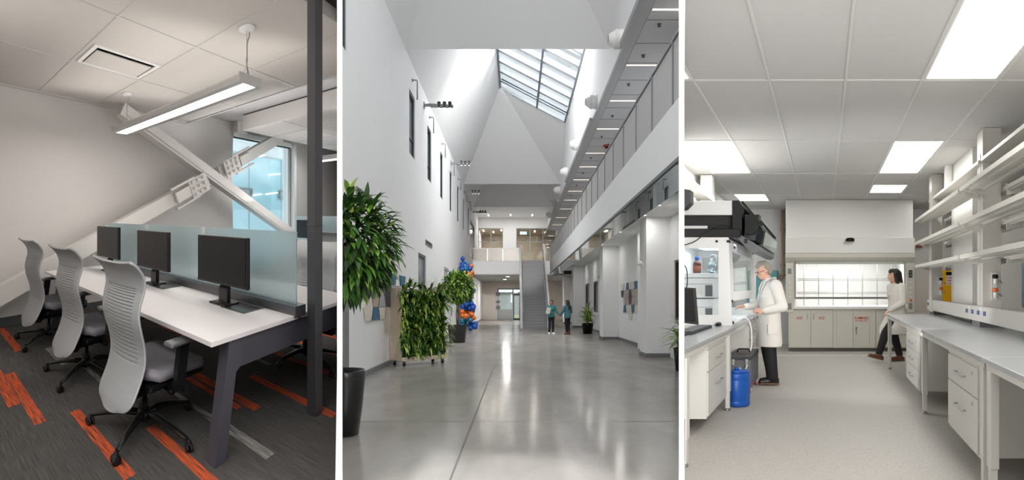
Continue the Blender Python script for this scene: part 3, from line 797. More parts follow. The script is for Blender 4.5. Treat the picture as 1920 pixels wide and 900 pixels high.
# far end
struct('wall_back', 'white upper end wall of the atrium with two glazed openings', 'wall', MB().slab(-3.1, 5.2, 51.7, 51.9, 4.4, 8.5, [(-3.0, -1.03, 4.5, 7.57), (.04, 3.2, 4.5, 7.57)], 'y'), HWHITE, H)
for n, (a, b, ms) in enumerate(((-3.0, -1.03, (-2.0,)), (.04, 3.2, (1.16, 2.2)))):
    t = Thing('window_%d' % (16+n), ('left' if n == 0 else 'right') + ' glazed opening in the upper end wall of the atrium', 'window', H, (a+b)/2, 51.8, 4.5, kind='structure')
    w = (b-a)/2; c = (a+b)/2
    t.part('window_frame', MB().slab(-w, w, -.05, .05, 0, 3.07, [(-w+.05, w-.05, .05, 3.02)], 'y'), GRILLE)
    t.part('pane', B(-w+.05, w-.05, -.01, .01, .05, 3.02), GLASS)
    for m in ms: t.part('mullion', B(m-c-.03, m-c+.03, -.05, .05, 0, 3.02), GRILLE)
    t.part('transom', B(-w, w, -.05, .05, 1.95, 2.0), GRILLE)
mb = B(-3.6, 5.2, 57.5, 57.7, 4.4, 7.7); mb.box(-3.8, -3.6, 51.9, 57.7, 4.4, 7.7); mb.box(5.1, 5.2, 51.9, 57.7, 4.4, 7.7)
struct('wall_back', 'taupe walls of the upper rooms beyond the atrium', 'wall', mb, TAUPE, H)
struct('ceiling', 'taupe ceiling of the upper rooms beyond the atrium', 'ceiling', B(-3.8, 5.2, 51.9, 57.7, 7.6, 7.7), TAUPE, H)
struct('floor', 'grey floor of the upper rooms beyond the atrium', 'floor', B(-3.8, 5.2, 51.9, 57.7, 4.4, 4.5), SOFFD, H)
for i, (u, d) in enumerate(((-2.7, 53.5), (-1.9, 54.5), (-1.2, 53.2), (1.6, 54), (2.6, 55))):
    solo('ceiling_light', 'warm slot light inside the upper rooms, number %d from the left' % (i+1), 'light', B(-.06, .06, -.6, .6, 0, .03), WARMLED, H, at=(u, d, 7.56), group='upper room slot lights')
solo('exit_sign', 'small pale lit sign box above the stair landing', 'sign', MB().box(-.28, .28, -.03, .03, -.12, .12, bev=.01), mat('lit_sign', '#dfeef0', .5, emit='#cfe6ea', es=.9), H, at=(.62, 52.3, 7.25))
mb = MB(); mb.slab(-3.03, 2.42, 45.3, 51.7, 3.56, 4.5, [(.40, 1.90, 45.2, 45.31)], 'z')
struct('floor', 'white fronted landing slab at the top of the stairs', 'floor', mb, HWHITE, H)
t = Thing('landing_railing', 'glass balustrade along the landing left of the stairs', 'railing', H, -1.36, 45.4, 4.5)
for a, b in ((-1.66, -.66), (-.62, .42), (.46, 1.64)): t.part('glass_panel', B(a, b, -.01, .01, .02, .86), frost_mat('beige_glass%s' % a, '#d9cfc2', .7))
t.part('top_rail', B(-1.66, 1.66, -.03, .03, .86, .92), CANOPY)
for x in (-.64, .44, 1.64): t.part('post', B(x-.02, x+.02, -.03, .03, 0, .9), STEEL)
# stairs
t = Thing('staircase', 'straight grey staircase climbing to the upper landing', 'stairs', H, 1.15, 37.8, 0)
for k in range(27):
    mb = B(-.73, .73, .278*k, .278*k+.33, .1675*k+.13, .1675*(k+1)); mb.mi = 1
    mb.box(-.73, .73, .278*k+.02, .278*k+.29, .1675*k-.02, .1675*k+.13)
    t.part('step', mb, [STAIR, RISER])
for s in (-1, 1): t.part('stringer', MB().prism([(-.05, -.0), (.25, 0), (7.5, 4.3), (7.5, 4.56), (7.2, 4.56), (-.05, .26)], 'x', s*.77-.035, s*.77+.035), CANOPY)
for s in (-1, 1):
    for a, b in ((-.1, 3.9), (3.6, 7.5)):
        za, zb = a*.6025, b*.6025
        r_ = t.part('rail_panel', MB().prism([(a, za+.12), (b, zb+.12), (b, zb+1.15), (a, za+1.15)], 'x', s*.83-.06, s*.83+.06), CANOPY)
        t.part('handrail', MB().tube([(s*.72, a, za+1.0), (s*.72, b, zb+1.0)], .025, 8), STEEL, parent=r_)
    t.part('newel', B(s*.82-.03, s*.82+.03, -.16, -.08, 0, 1.25), CANOPY)
# under the landing
struct('ceiling', 'grey slatted ceiling below the landing', 'ceiling', B(-3.5, 4.3, 45.35, 58.4, 3.5, 3.56), SOFF, H)
for u, d in ((-.6, 47.5), (-.9, 53)):
    solo('downlight', 'small round downlight below the landing, %s' % ('nearer the stairs' if d < 50 else 'nearer the entrance'), 'light', MB().lathe([(.14, 0), (.14, .04)], 16), WARMLED, H, at=(u, d, 3.455), group='landing downlights')
struct('wall_back', 'beige end wall below the landing with the entrance opening', 'wall', MB().slab(-3.5, 4.3, 58, 58.2, 0, 3.6, [(-1.69, .48, 0, 2.9)], 'y'), BEIGE, H)
t = Thing('door_2', 'black framed glass entrance door with window beside it', 'door', H, -.6, 58.3, 0, kind='structure')
t.part('door_frame', MB().slab(-1.1, 1.1, 0, .1, 0, 2.95, [(-.95, .28, .95, 2.75), (.40, .98, .06, 2.3), (.40, .98, 2.42, 2.75)], 'y'), GRILLE)
t.part('door_leaf', MB().slab(.38, 1.0, -.03, .03, .02, 2.33, [(.46, .92, .16, 2.24)], 'y'), BLACK)
t.part('spandrel', B(-.95, .28, -.01, .02, .05, .93), GRILLE)
for p in ((-.95, .28, .95, 2.75), (.40, .98, .06, 2.3), (.40, .98, 2.42, 2.75)): t.part('pane', B(p[0], p[1], .04, .05, p[2], p[3]), GLASS)
for z0, z1 in ((2.2, 2.5), (1.55, 1.75), (1.0, 1.3)):
    solo('wall_box', 'small dark box on the wall beside the entrance, %s' % {2.2: 'topmost', 1.55: 'middle', 1.0: 'lowest'}[z0], 'box', MB().box(-.18, .18, -.05, .05, 0, z1-z0, bev=.012), EQG, H, at=(-1.6, 57.9, z0), group='boxes beside the entrance')
struct('ground', 'yellow green lawn outside the entrance', 'ground', B(-30, 30, 58.6, 110, -.3, -.1), mat('lawn', '#a3a878', .9, var=.2, vscale=.6), H)
t = Thing('outside_building', 'pale low building far beyond the entrance lawn', 'building', H, 0, 95, -.1)
t.part('wall', B(-14, 14, 0, 4, 0, 3), mat('far_render', '#b9bcc0', .8)); t.part('roof', B(-14.3, 14.3, -.3, 4.3, 3, 3.3), EQG)

# balcony walkway on the right
struct('wall_right', 'white fascia band of the right hand walkway', 'wall', B(2.42, 2.52, 8.5, 58, 3.62, 4.52), HWHITE, H, HALL_CUT2)
struct('floor', 'slab of the upper walkway over the right hand alcove', 'floor', B(2.52, 5.3, 8.5, 58, 3.82, 4.5), HWHITE, H, HALL_CUT2)
struct('wall_right', 'plain back wall of the upper walkway', 'wall', B(5.2, 5.3, 8.5, 58, 4.5, 7.5), HWHITE, H, HALL_CUT2)
mb = B(2.5, 5.3, 6, 58, 7.4, 7.5); mb.mi = 1
for k in range(36):
    d = 7.4 + 1.2*k
    mb.box(2.72, 5.2, d-.008, d+.008, 7.393, 7.401)
mb.box(2.72, 2.735, 6, 58, 7.392, 7.401)
mb.mi = 2; mb.box(2.5, 2.72, 6, 58, 7.385, 7.399)
struct('ceiling', 'grey tiled soffit above the upper walkway', 'ceiling', mb, [SOFF, EQG, SOFFD], H, HALL_CUT2)
for n, (a, b) in enumerate(((6, 14.8), (20.8, 31.2), (37, 44))):
    struct('trim_%d' % (4+n), 'white light cove trim along the soffit edge', 'trim', B(2.40, 2.5, a, b, 7.36, 7.5), SOFFD, H, HALL_CUT2)
for k, d in enumerate((12.9, 15.9, 18.7, 21.7, 25.2, 27.7, 30.6, 33.7, 36.6, 40, 44, 48)):
    t = Thing('soffit_light', 'lit slot light in the walkway soffit, number %d from the near end' % (k+1), 'light', H, 3.3, d, 7.39, group='soffit slot lights')
    t.part('frame', MB().slab(-.56, .56, -.05, .05, -.008, .004, [(-.54, .54, -.035, .035)], 'z'), CANOPY)
    t.part('diffuser', B(-.54, .54, -.035, .035, -.004, .004), WARMLED)
for k, d in enumerate((13.6, 15.3, 17.3, 20.2, 22.7, 26, 29, 32, 35)):
    t = Thing('ceiling_sprinkler', 'small dark sprinkler head in the soffit, number %d from the near end' % (k+1), 'sprinkler', H, 3.05, d, 7.4, group='soffit sprinklers')
    t.part('escutcheon', MB().lathe([(.05, -.012), (.05, 0)], 12), EQG)
    t.part('nozzle', MB().lathe([(.045, -.05), (.012, -.045), (.015, 0)], 10), BLACKM)
t = Thing('ceiling_alarm', 'dark red round alarm beacon under the soffit', 'alarm', H, 3.45, 24, 7.39)
t.part('base', MB().lathe([(.16, -.05), (.18, 0)], 18), RED); t.part('lens', MB().lathe([(.06, -.12), (.11, -.08), (.12, -.05)], 16), BLACKM)
t = Thing('balcony_railing', 'long grey mesh panel railing along the right hand walkway', 'railing', H, 2.47, 9, 4.52, cut=HALL_CUT2)
y = 8.47 - 9
for k in range(26):
    a, b = y + 1.53*k, y + 1.53*(k+1)
    if b > .3: t.part('mesh_panel', B(-.01, .01, a+.04, b-.04, .03, 1.0), MESHP); t.part('post', B(-.03, .02, b-.025, b+.025, -.02, 1.06), GRILLE)
t.part('top_rail', B(-.035, .03, .2, 39.5, 1.02, 1.06), GRILLE)
t = Thing('smoke_screen', 'greenish glass downstand hanging below the walkway fascia', 'glass screen', H, 2.44, 9, 3.14, cut=HALL_CUT2)
for k in range(14):
    a = -.4 + 2.78*k
    t.part('glass_pane', B(-.008, .008, a+.008, a+2.772, 0, .47), GREENGL)
t.part('clamp_channel', B(-.03, .05, .1, 38.5, .44, .5), EQG)
struct('wall_right', 'white back wall of the ground floor alcoves', 'wall', MB().slab(4.2, 4.35, 12, 58, 0, 3.85, [(32.73, 34.64, 1.02, 2.64), (36.52, 38.62, 1.02, 2.64), (15.2, 16.97, 1.02, 2.6)], 'x'), HWHITE, H, HALL_CUT2)
for n, (a, b, l) in enumerate(((32.73, 34.64, 'nearer bronze interior window beside the potted plant'), (36.52, 38.62, 'farther bronze interior window behind the potted plant'), (15.2, 16.97, 'dark interior window at the right edge of the atrium'))):
    hwin('window_%d' % (18+n), a, b, 1.02, 2.62, l, BRONZE if n < 2 else DKGLASS, mat('bronze_frame%d' % n, '#3a3027', .4), x=4.2, sx=1)
for k, (a, b) in enumerate(((17.4, 18.3), (26.1, 27.1), (39.5, 40.6), (47, 48.2))):
    mb = B(3.55, 4.2, a, b, 0, 3.82)
    struct('column', ('nearest', 'second', 'third', 'fourth')[k] + ' white pier between the alcoves', 'column', mb, HWHITE, H)
    mb = MB().slab(3.53, 4.2, a-.02, b+.02, 0, .11, [(3.551, 4.2, a+.001, b-.001)], 'z')
    struct('baseboard_right', 'dark base strip around the %s pier' % ('nearest', 'second', 'third', 'fourth')[k], 'baseboard', mb, GBASE, H)
struct('baseboard_right', 'dark baseboard along the alcove back wall', 'baseboard', B(4.17, 4.2, 18.3, 58, 0, .11), GBASE, H)
struct('column', 'shallow white pilaster beside the right felt wall art', 'column', B(4.0, 4.2, 20.4, 21.0, 0, 3.82), HWHITE, H)
for k, (u, d) in enumerate(((3.42, 15.3), (3.42, 17.0), (3.42, 21), (3.42, 25.4))):
    t = Thing('downlight', ('nearest', 'second', 'third', 'fourth')[k] + ' recessed downlight in the alcove ceiling', 'light', H, u, d, 3.82, group='alcove downlights')
    t.part('trim_ring', MB().lathe([(.075, -.012), (.075, 0)], 18), CANOPY); t.part('lens', MB().lathe([(.05, -.016), (.05, -.011)], 16), BULB)
t = Thing('wall_mounted_light', 'white twin head emergency light on the nearest pier', 'light', H, 3.54, 17.9, 2.5)
t.part('casing', MB().box(-.03, .01, -.13, .13, 0, .1, bev=.01), CANOPY)
for s in (-1, 1): t.part('lamp_head', MB().lathe([(.03, .0), (.055, -.02), (.06, -.07), (.05, -.08)], 14, (-.03, s*.15, .08), 'x'), CANOPY)
for k, (d, z) in enumerate(((32.1, 2.8), (40, 2.7))):
    solo('wall_mounted_light', 'small white alarm light on the alcove wall, %s' % ('nearer' if k == 0 else 'farther'), 'light', MB().ball((0, 0, 0), (.05, .14, .09)), CANOPY, H, at=(4.12, d, z), group='alcove alarm lights')
solo('wall_sign', 'small grey plate sign on the alcove wall', 'sign', MB().box(-.012, .0, -.12, .12, 0, .2, bev=.004), GRILLE, H, at=(4.197, 31.5, 1.75))

# wall lamps on arms
for k, d in enumerate((21.1, 29.8, 37.5, 45.6)):
    t = Thing('wall_lamp', ('nearest', 'second', 'third', 'farthest')[k] + ' grey three head arm lamp on the left wall', 'lamp', H, -3.03, d, 8.0, group='arm lamps on the atrium wall')
    t.part('wall_plate', MB().box(0, .03, -.08, .08, -.1, .1, bev=.008), GRILLE)
    t.part('arm', MB().prism([(.02, -.03), (.2, -.03), (.22, -.06), (.96, -.075), (.97, -.0), (.2, .05), (.02, .03)], 'y', -.05, .05), GRILLE)
    for x in (.5, .68, .86):
        hd = t.part('lamp_head', MB().lathe([(.055, -.09), (.06, -.07), (.06, .09), (.05, .12)], 16, (x, 0, 0)), DARKGREY)
        t.part('lens', MB().lathe([(.045, -.094), (.045, -.09)], 16, (x, 0, 0)), BULB, parent=hd)
for k, (a, b) in enumerate(tall):
    t = Thing('hanging_sprinkler_pipe', 'thin white hooked sprinkler pipe above the %s tall window' % ords[k], 'pipe', H, -3.03, (a+b)/2, 8.0, group='hooked pipes above the windows')
    t.part('pipe', MB().tube([(0, 0, 0), (.13, 0, 0), (.15, 0, -.03), (.15, 0, -.5)], .018, 8), GRILLE)
    t.part('flange', MB().lathe([(.05, .0), (.05, .02)], 12, axis='x'), GRILLE); t.part('nozzle', MB().lathe([(.03, -.56), (.02, -.53), (.02, -.5)], 10, (.15, 0, 0)), GRILLE)
for k, (a, b, z0, z1) in enumerate(((12.12, 13.67, 3.5, 3.69), (21.45, 23.1, 3.46, 3.62))):
    t = Thing('air_grille', 'long grey air grille on the left atrium wall, %s' % ('above the tall tree' if k == 0 else 'above the interior window'), 'grille', H, -3.03, (a+b)/2, z0)
    w = (b-a)/2; h = z1-z0
    t.part('frame', MB().slab(0, .02, -w, w, 0, h, [(-w+.04, w-.04, .03, h-.03)], 'x'), GRILLE)
    mb = B(.002, .006, -w+.03, w-.03, .02, h-.02)
    for j in range(4): mb.box(.006, .015, -w+.04, w-.04, .035+j*.03, .05+j*.03)
    t.part('louvre', mb, EQG)
for k, (d, z) in enumerate(((15.4, 7.82), (20.5, 7.93), (26.3, 7.99), (32.0, 8.05), (37.4, 8.1), (41.5, 8.0), (47, 8.0))):
    t = Thing('wall_vent_nozzle', 'round white air nozzle on the upper right wall, %s from the viewer' % (ords[k] if k else 'nearest'), 'air nozzle', H, 2.59, d, z, group='air nozzles')
    t.part('collar', MB().lathe([(.24, 0), (.24, -.06), (.225, -.08), (.225, -.16), (.235, -.17), (.235, -.2)], 28, axis='x'), CANOPY)
    t.part('cone', MB().lathe([(.225, -.19), (.19, -.25), (.17, -.26), (.16, -.31), (.13, -.33), (.12, -.37), (.115, -.37), (.11, -.3)], 28, axis='x'), CANOPY)
    t.part('throat', MB().lathe([(.112, -.36), (.112, -.34)], 20, axis='x'), EQG)

# felt wall art: tapered felt panels, one part each
def art(label, x, sx, y0, cw, ys, rows):
    t = Thing('felt_wall_art', label, 'wall art', H, x, y0, 0)
    for z0, z1, cells in rows:
        for k, c, kind in cells:
            a, b, i = k*cw*ys, (k+1)*cw*ys, cw*.19*ys
            zm = (z0+z1)/2
            if kind == 'd': p = [(a-i, z1), (b+i, z1), (b-i*.3, z0), (a+i*.3, z0)]
            elif kind == 'u': p = [(a+i*.3, z1), (b-i*.3, z1), (b+i, z0), (a-i, z0)]
            else: p = [(a+i*.5, z1), (b-i*.5, z1), (b+i*.9, zm), (b-i*.5, z0), (a+i*.5, z0), (a-i*.9, zm)]
            m = V((sum(q[0] for q in p)/len(p), sum(q[1] for q in p)/len(p)))
            p = [tuple(m + (V(q)-m)*.96) for q in p]
            t.part('felt_panel', MB().prism(p, 'x', *sorted((sx*.002, sx*.03))), TILES[c])
art('mosaic of blue, grey, tan and cream felt panels on the left wall', -3.03, 1, 12.75, .66, 1, (
    (1.92, 2.2, ((1, 0, 'u'), (3, 1, 'd'), (4, 0, 'd'), (6, 0, 'd'))), (1.65, 1.92, ((0, 2, 'd'), (1, 4, 'u'), (2, 1, 'd'), (4, 1, 'd'), (5, 3, 'u'))),
    (1.38, 1.65, ((1, 3, 'd'), (2, 1, 'u'), (4, 3, 'd'))), (1.38, 1.92, ((3, 2, 'h'),)), (1.1, 1.65, ((0, 4, 'h'),)), (1.1, 1.38, ((1, 0, 'u'), (2, 4, 'd'), (4, 0, 'd'))), (.78, 1.38, ((3, 4, 'h'),))))
art('mosaic of charcoal, blue and tan felt panels on the right wall', 4.2, -1, 25.3, .56, -1, (
    (1.98, 2.25, ((0, 4, 'd'), (2, 0, 'u'), (3, 4, 'd'), (4, 4, 'u'), (5, 0, 'd'))), (1.7, 1.98, ((0, 2, 'd'), (1, 1, 'u'), (2, 3, 'd'), (4, 1, 'd'), (5, 3, 'u'))),
    (1.42, 1.7, ((1, 3, 'd'), (2, 1, 'u'), (4, 3, 'u'), (5, 1, 'd'))), (1.42, 1.98, ((3, 2, 'h'),)), (1.12, 1.42, ((1, 0, 'u'), (2, 4, 'd'), (4, 0, 'd'), (5, 4, 'u'))), (.85, 1.42, ((3, 4, 'h'),))))
t = Thing('wall_graphic', 'white panel with black brushed leaf marks behind the green wall', 'wall art', H, -3.03, 15.95, .25)
t.part('backing', B(.002, .014, -.6, .6, 0, 1.45), CANOPY)
mb = MB()
for k in range(34):
    y, z, a = random.uniform(-.55, .55), random.uniform(.08, 1.36), random.uniform(0, PI)
    mb.prism([(y+math.cos(a)*.09*math.cos(q)-math.sin(a)*.03*math.sin(q), z+math.sin(a)*.09*math.cos(q)+math.cos(a)*.03*math.sin(q)) for q in [2*PI*j/10 for j in range(10)]], 'x', .013, .016+.0001*k)
t.part('brush_marks', mb, BLACKM)

# ------------------------------------------------------------------ plants
def leaf(mb, p, d, L, W, droop, n=4, fold=.25, mi=0):
    p, d = V(p), V(d).normalized(); st = L/n; mb.mi = mi
    prev = None
    for i in range(n+1):
        t = i/n
        side = d.cross(V((0, 0, 1)))
        if side.length < .05: side = V((1, 0, 0))
        side.normalize(); up = side.cross(d)
        w = W*(.12 + .88*math.sin(PI*min(1, t*.82+.16))**1.1) * (1-t**6) if i < n else .0015
        row = [mb.bm.verts.new(p - side*w/2 + up*fold*w*.5), mb.bm.verts.new(p), mb.bm.verts.new(p + side*w/2 + up*fold*w*.5)]
        if prev:
            mb.sm = True
            mb.face([prev[0], prev[1], row[1], row[0]]); mb.face([prev[1], prev[2], row[2], row[1]])
            mb.sm = False
        prev = row
        p = p + d*st; d = (d + V((0, 0, -droop/n))).normalized()
def rnd_dir():
    while True:
        v = V((random.uniform(-1, 1), random.uniform(-1, 1), random.uniform(-1, 1)))
        if .1 < v.length < 1: return v.normalized()
def crown(c, rad, n, L, W, droop, weights, keep=None, inner=.35):
    mb = MB()
    for _ in range(n):
        d = rnd_dir(); r = random.uniform(inner, 1)**.6
        p = V(c) + V((d.x*rad[0], d.y*rad[1], d.z*rad[2]))*r
        if keep and not keep(p): continue
        dd = (d*.8 + V((random.uniform(-.5, .5), random.uniform(-.5, .5), random.uniform(-.75, .3))))
        leaf(mb, p, dd, L*random.uniform(.7, 1.2), W*random.uniform(.8, 1.15), droop*random.uniform(.6, 1.3), mi=random.choices(range(5), weights)[0])
    return mb
inhall = lambda p: p.x > -.89375 - .275*(p.y-3.3) + .03
# tall ficus cut by the partition edge
T1 = Thing('potted_tree', 'large glossy leaved tree in a black pot at the left edge of the atrium', 'potted tree', H, -1.915, 7.1, 0, cut=HALL_CUT1)
T1.part('pot', MB().lathe([(.155, 0), (.17, .01), (.215, .35), (.238, .62), (.242, .70), (.232, .725), (.222, .715), (.218, .66), (0.02, .655)], 40), POTB)
mb = MB().lathe([(.217, .655), (.2, .675), (.1, .69), (.01, .69)], 28)
T1.part('mulch', mb, SOIL)
T1.part('trunk', MB().tube([(-.04, .05, .66), (-.05, .02, 1.2), (-.02, 0, 1.7), (.0, 0, 2.1)], [.03, .028, .024, .018], 8), BARK)
mb = MB()
for k in range(16):
    a = random.uniform(-1.6, 1.6); z = random.uniform(1.55, 2.1)
    mb.tube([(0, 0, z), (.22*math.cos(a), .25*math.sin(a), z+.22), (.42*math.cos(a), .4*math.sin(a), z+.3)], [.012, .008, .004], 6)
T1.part('branch', mb, BARK)
loc = V(T1.fr.o)
T1.part('foliage', crown((.0, 0, 2.12), (.60, .55, .58), 1900, .2, .058, 1.1, (4, 4, 2, .3, 3), lambda p: inhall(p + loc)), LEAF)
# small ficus
T2 = Thing('potted_tree', 'small bushy tree in a square charcoal planter beside the balloons', 'potted tree', H, -2.2, 24.2, 0)
T2.part('pot', MB().prism([(-.27, -.27), (.27, -.27), (.27, .27), (-.27, .27)], 'z', 0, .01), POTG)
mb = MB(); ps = [(.27, 0), (.34, .66), (.31, .66), (.3, .6)]; rg = [[mb.bm.verts.new((sx*r, sy*r, z)) for sx, sy in ((-1,-1),(1,-1),(1,1),(-1,1))] for r, z in ps]
for A_, B_ in zip(rg, rg[1:]):
    for k in range(4): mb.face([A_[k], A_[(k+1) % 4], B_[(k+1) % 4], B_[k]])
mb.face(rg[0][::-1]); mb.face(rg[-1]); T2.part('planter', mb, POTG)
T2.part('mulch', B(-.3, .3, -.3, .3, .58, .615), SOIL)
for k in range(3): T2.part('trunk', MB().tube([(.03*math.cos(k*2.1), .03*math.sin(k*2.1), .6), (.05*math.cos(k*2.1+1.5), .05*math.sin(k*2.1+1.5), 1.1), (.04*math.cos(k*2.1+3), .04*math.sin(k*2.1+3), 1.6), (.1*math.cos(k*2.1+3), .1*math.sin(k*2.1+3), 2.0)], [.025, .02, .02, .012], 7), BARK)
T2.part('foliage', crown((.02, 0, 2.1), (.58, .58, .55), 1700, .22, .075, 1.1, (1, 4, 5, 2.5, .5)), LEAF)
def dracaena(x, y, label, h, r, n, cut, pot, seed):
    random.seed(seed)
    t = Thing('potted_plant', label, 'potted plant', H, x, y, 0, cut=cut)
    pr, ph = pot
    t.part('pot', MB().lathe([(pr*.72, 0), (pr*.95, ph*.93), (pr*1.02, ph*.94), (pr*1.02, ph), (pr*.93, ph), (pr*.9, ph*.9), (.01, ph*.88)], 28), POTB)
    t.part('soil', MB().lathe([(pr*.9, ph*.88), (.01, ph*.93)], 20), SOIL)
    mb = MB()
    for sx, sy, hh in ((0, 0, 1), (.08, .05, .75), (-.07, .04, .62), (.0, -.07, .5)):
        top = ph + (h-ph)*hh*.62
        t.part('stem', MB().tube([(sx*.5, sy*.5, ph*.88), (sx, sy, top)], .012, 6), BARK)
        for k in range(n//4):
            a = random.uniform(0, 2*PI); e = random.uniform(-.1, 1.3); z = top - random.uniform(0, .35)*(h-ph)
            leaf(mb, (sx, sy, z), (math.cos(a)*math.cos(e), math.sin(a)*math.cos(e), math.sin(e)), r*random.uniform(.7, 1.15), r*.11, random.uniform(.6, 1.7), n=5, mi=random.choices(range(5), (1, 3, 4, 3, .5))[0])
    t.part('foliage', mb, LEAF)
dracaena(3.5, 31.2, 'leafy potted plant in a black pot by the bronze windows', 1.5, .62, 110, [], (.3, .52), 3)
dracaena(3.62, 13.9, 'leafy potted plant in a black pot at the right edge of the atrium', 1.25, .5, 110, HALL_CUT2, (.2, .5), 4)
# planted green wall on wheels
random.seed(11)
G = Thing('green_wall', 'freestanding living plant wall in a pale wooden frame on casters', 'green wall', H, -2.64, 14.9, 0, math.radians(46))
G.part('base', MB().box(-.06, 1.30, -.08, .46, .12, .21, bev=.008), WOOD)
G.part('end_panel', MB().box(-.035, 0, 0, .42, .21, 1.83, bev=.004), WOOD); G.part('end_panel', MB().box(1.25, 1.285, 0, .42, .21, 1.83, bev=.004), WOOD)
G.part('back_panel', B(0, 1.25, .38, .42, .21, 1.8), WOOD); G.part('top_cap', B(0, 1.25, .1, .42, 1.74, 1.8), WOOD)
G.part('planting_felt', B(0, 1.25, .02, .38, .27, 1.74), BLACKM)
for x, y in ((.05, 0), (1.2, 0), (.05, .38), (1.2, .38)):
    c = G.part('caster', MB().lathe([(.03, -.015), (.05, -.012), (.05, .012), (.03, .015)], 16, (x, y, .05), 'x'), BLACK)
    G.part('caster_fork', MB().prism([(y-.02, .04), (y+.02, .04), (y+.035, .12), (y-.035, .12)], 'x', x-.025, x+.025), STEEL, parent=c)
mb = MB()
for iz in range(10):
    for ix in range(8):
        x = .03 + 1.19*ix/7 + random.uniform(-.06, .06); z = .33 + 1.45*iz/9 + random.uniform(-.06, .06)
        kind = random.random(); top = iz == 9
        for k in range(16 if kind < .65 or top else 12):
            a = random.uniform(0, 2*PI); o = random.uniform(.35, 1.0)
            d = V((math.cos(a)*.85, -o, math.sin(a)*.85 + (.6 if top else .12)))
            if kind < .65 or top: leaf(mb, (x, .02, z), d, random.uniform(.22, .38), .052, random.uniform(.5, 1.6), n=5, mi=random.choices(range(5), (2, 4, 3, 3.2, 1))[0])
            else: leaf(mb, (x + random.uniform(-.06, .06), -.02, z + random.uniform(-.06, .06)), d, random.uniform(.12, .19), .085, random.uniform(.3, 1), n=4, mi=random.choices(range(5), (3, 4, 1.5, .2, 2))[0])
for k in range(70):
    z = random.uniform(.35, 1.75); e = random.choice((0, 1, 1)); x = 0 if e == 0 else 1.25
    leaf(mb, (x, -.02, z), (random.uniform(.1, .8)*(1 if e else -1), -.8, random.uniform(-.2, .5)), random.uniform(.2, .36), .045, 1.2, n=5, mi=random.choice((1, 2, 3)))
G.part('foliage', mb, LEAF)
# balloons, every one a thing
random.seed(5)
proto = {}
def balloon(x, y, z, r, colr, label, grp):
    if colr not in proto:
        mb = MB(); prof = [(.001, 1.0), (.35, .95), (.66, .78), (.9, .45), (.98, .05), (.9, -.4), (.66, -.8), (.36, -1.08), (.12, -1.2), (.05, -1.22), (.11, -1.3), (.02, -1.31)]
        o = solo('balloon', label, 'balloon', mb.lathe(prof, 18), BALL[colr], H, group=grp); proto[colr] = o
    else:
        o = proto[colr].copy(); COL.objects.link(o); o['label'] = label; o['group'] = grp
    o.location = (x, y, z); o.scale = (r, r, r); o.rotation_euler = (random.uniform(-1.2, 1.2), random.uniform(-1.2, 1.2), random.uniform(0, 6))
zones = [('upper cluster', 26, lambda k: (-2.8+random.gauss(0, .22), 34.5+random.uniform(-.5, .3), 3.3+random.gauss(0, .24)), ('dark blue',)*5+('sky blue',)*2+('teal',)*2),
         ('orange cluster near the top', 9, lambda k: (-2.4+random.gauss(0, .14)+.05*k*0, 34.4+random.uniform(-.4, .2), 2.98+random.gauss(0, .17)), ('orange',)),
         ('middle of the column', 16, lambda k: (-2.6+random.gauss(0, .16), 34.5+random.uniform(-.4, .3), 1.75+random.gauss(0, .26)), ('teal',)*4+('dark blue',)*3+('sky blue',)*2),
         ('blue band of the column', 12, lambda k: (-2.6+random.gauss(0, .17), 34.3+random.uniform(-.4, .3), 1.32+random.gauss(0, .12)), ('dark blue',)*5+('sky blue',)),
         ('orange band of the column', 8, lambda k: (-2.72+random.gauss(0, .15), 34.2+random.uniform(-.4, .3), .95+random.gauss(0, .1)), ('orange',)),
         ('right side near the floor', 5, lambda k: (-2.38+random.gauss(0, .07), 34.3+random.uniform(-.3, .3), .72+random.gauss(0, .12)), ('orange', 'orange', 'sky blue')),
         ('foot of the column', 11, lambda k: (-2.65+random.gauss(0, .2), 34.2+random.uniform(-.4, .3), .5+random.gauss(0, .12)), ('teal',)*4+('sky blue',)),
         ('loose pair on the floor', 4, lambda k: (-2.3+.04*(k % 2), 33.9+.25*(k//2), .16+.22*(k//2)*1.0), ('dark blue',))]
pend = []
for zn, n, f, cs in zones:
    for k in range(n):
        x, y, z = f(k); c = random.choice(cs); r = random.uniform(.115, .155)
        pend.append([max(-2.85, x), y, max(r*1.35, z), r, c, zn])
for _ in range(60):
    for i in range(len(pend)):
        for j in range(i):
            a_, b_ = pend[i], pend[j]; dv = V(a_[:3])-V(b_[:3]); need = (a_[3]+b_[3])*.86
            if 1e-4 < dv.length < need:
                m = dv.normalized()*(need-dv.length)*.5
                for q_ in range(3): a_[q_] += m[q_]; b_[q_] -= m[q_]
    for a_ in pend: a_[0] = max(a_[0], -3.03+a_[3]*1.35); a_[2] = max(a_[2], a_[3]*1.35)
if True:
    for x, y, z, r, c, zn in pend:
        balloon(x, y, z, r, c, '%s balloon in the %s' % (c, zn), '%s balloons, %s' % (c, zn))
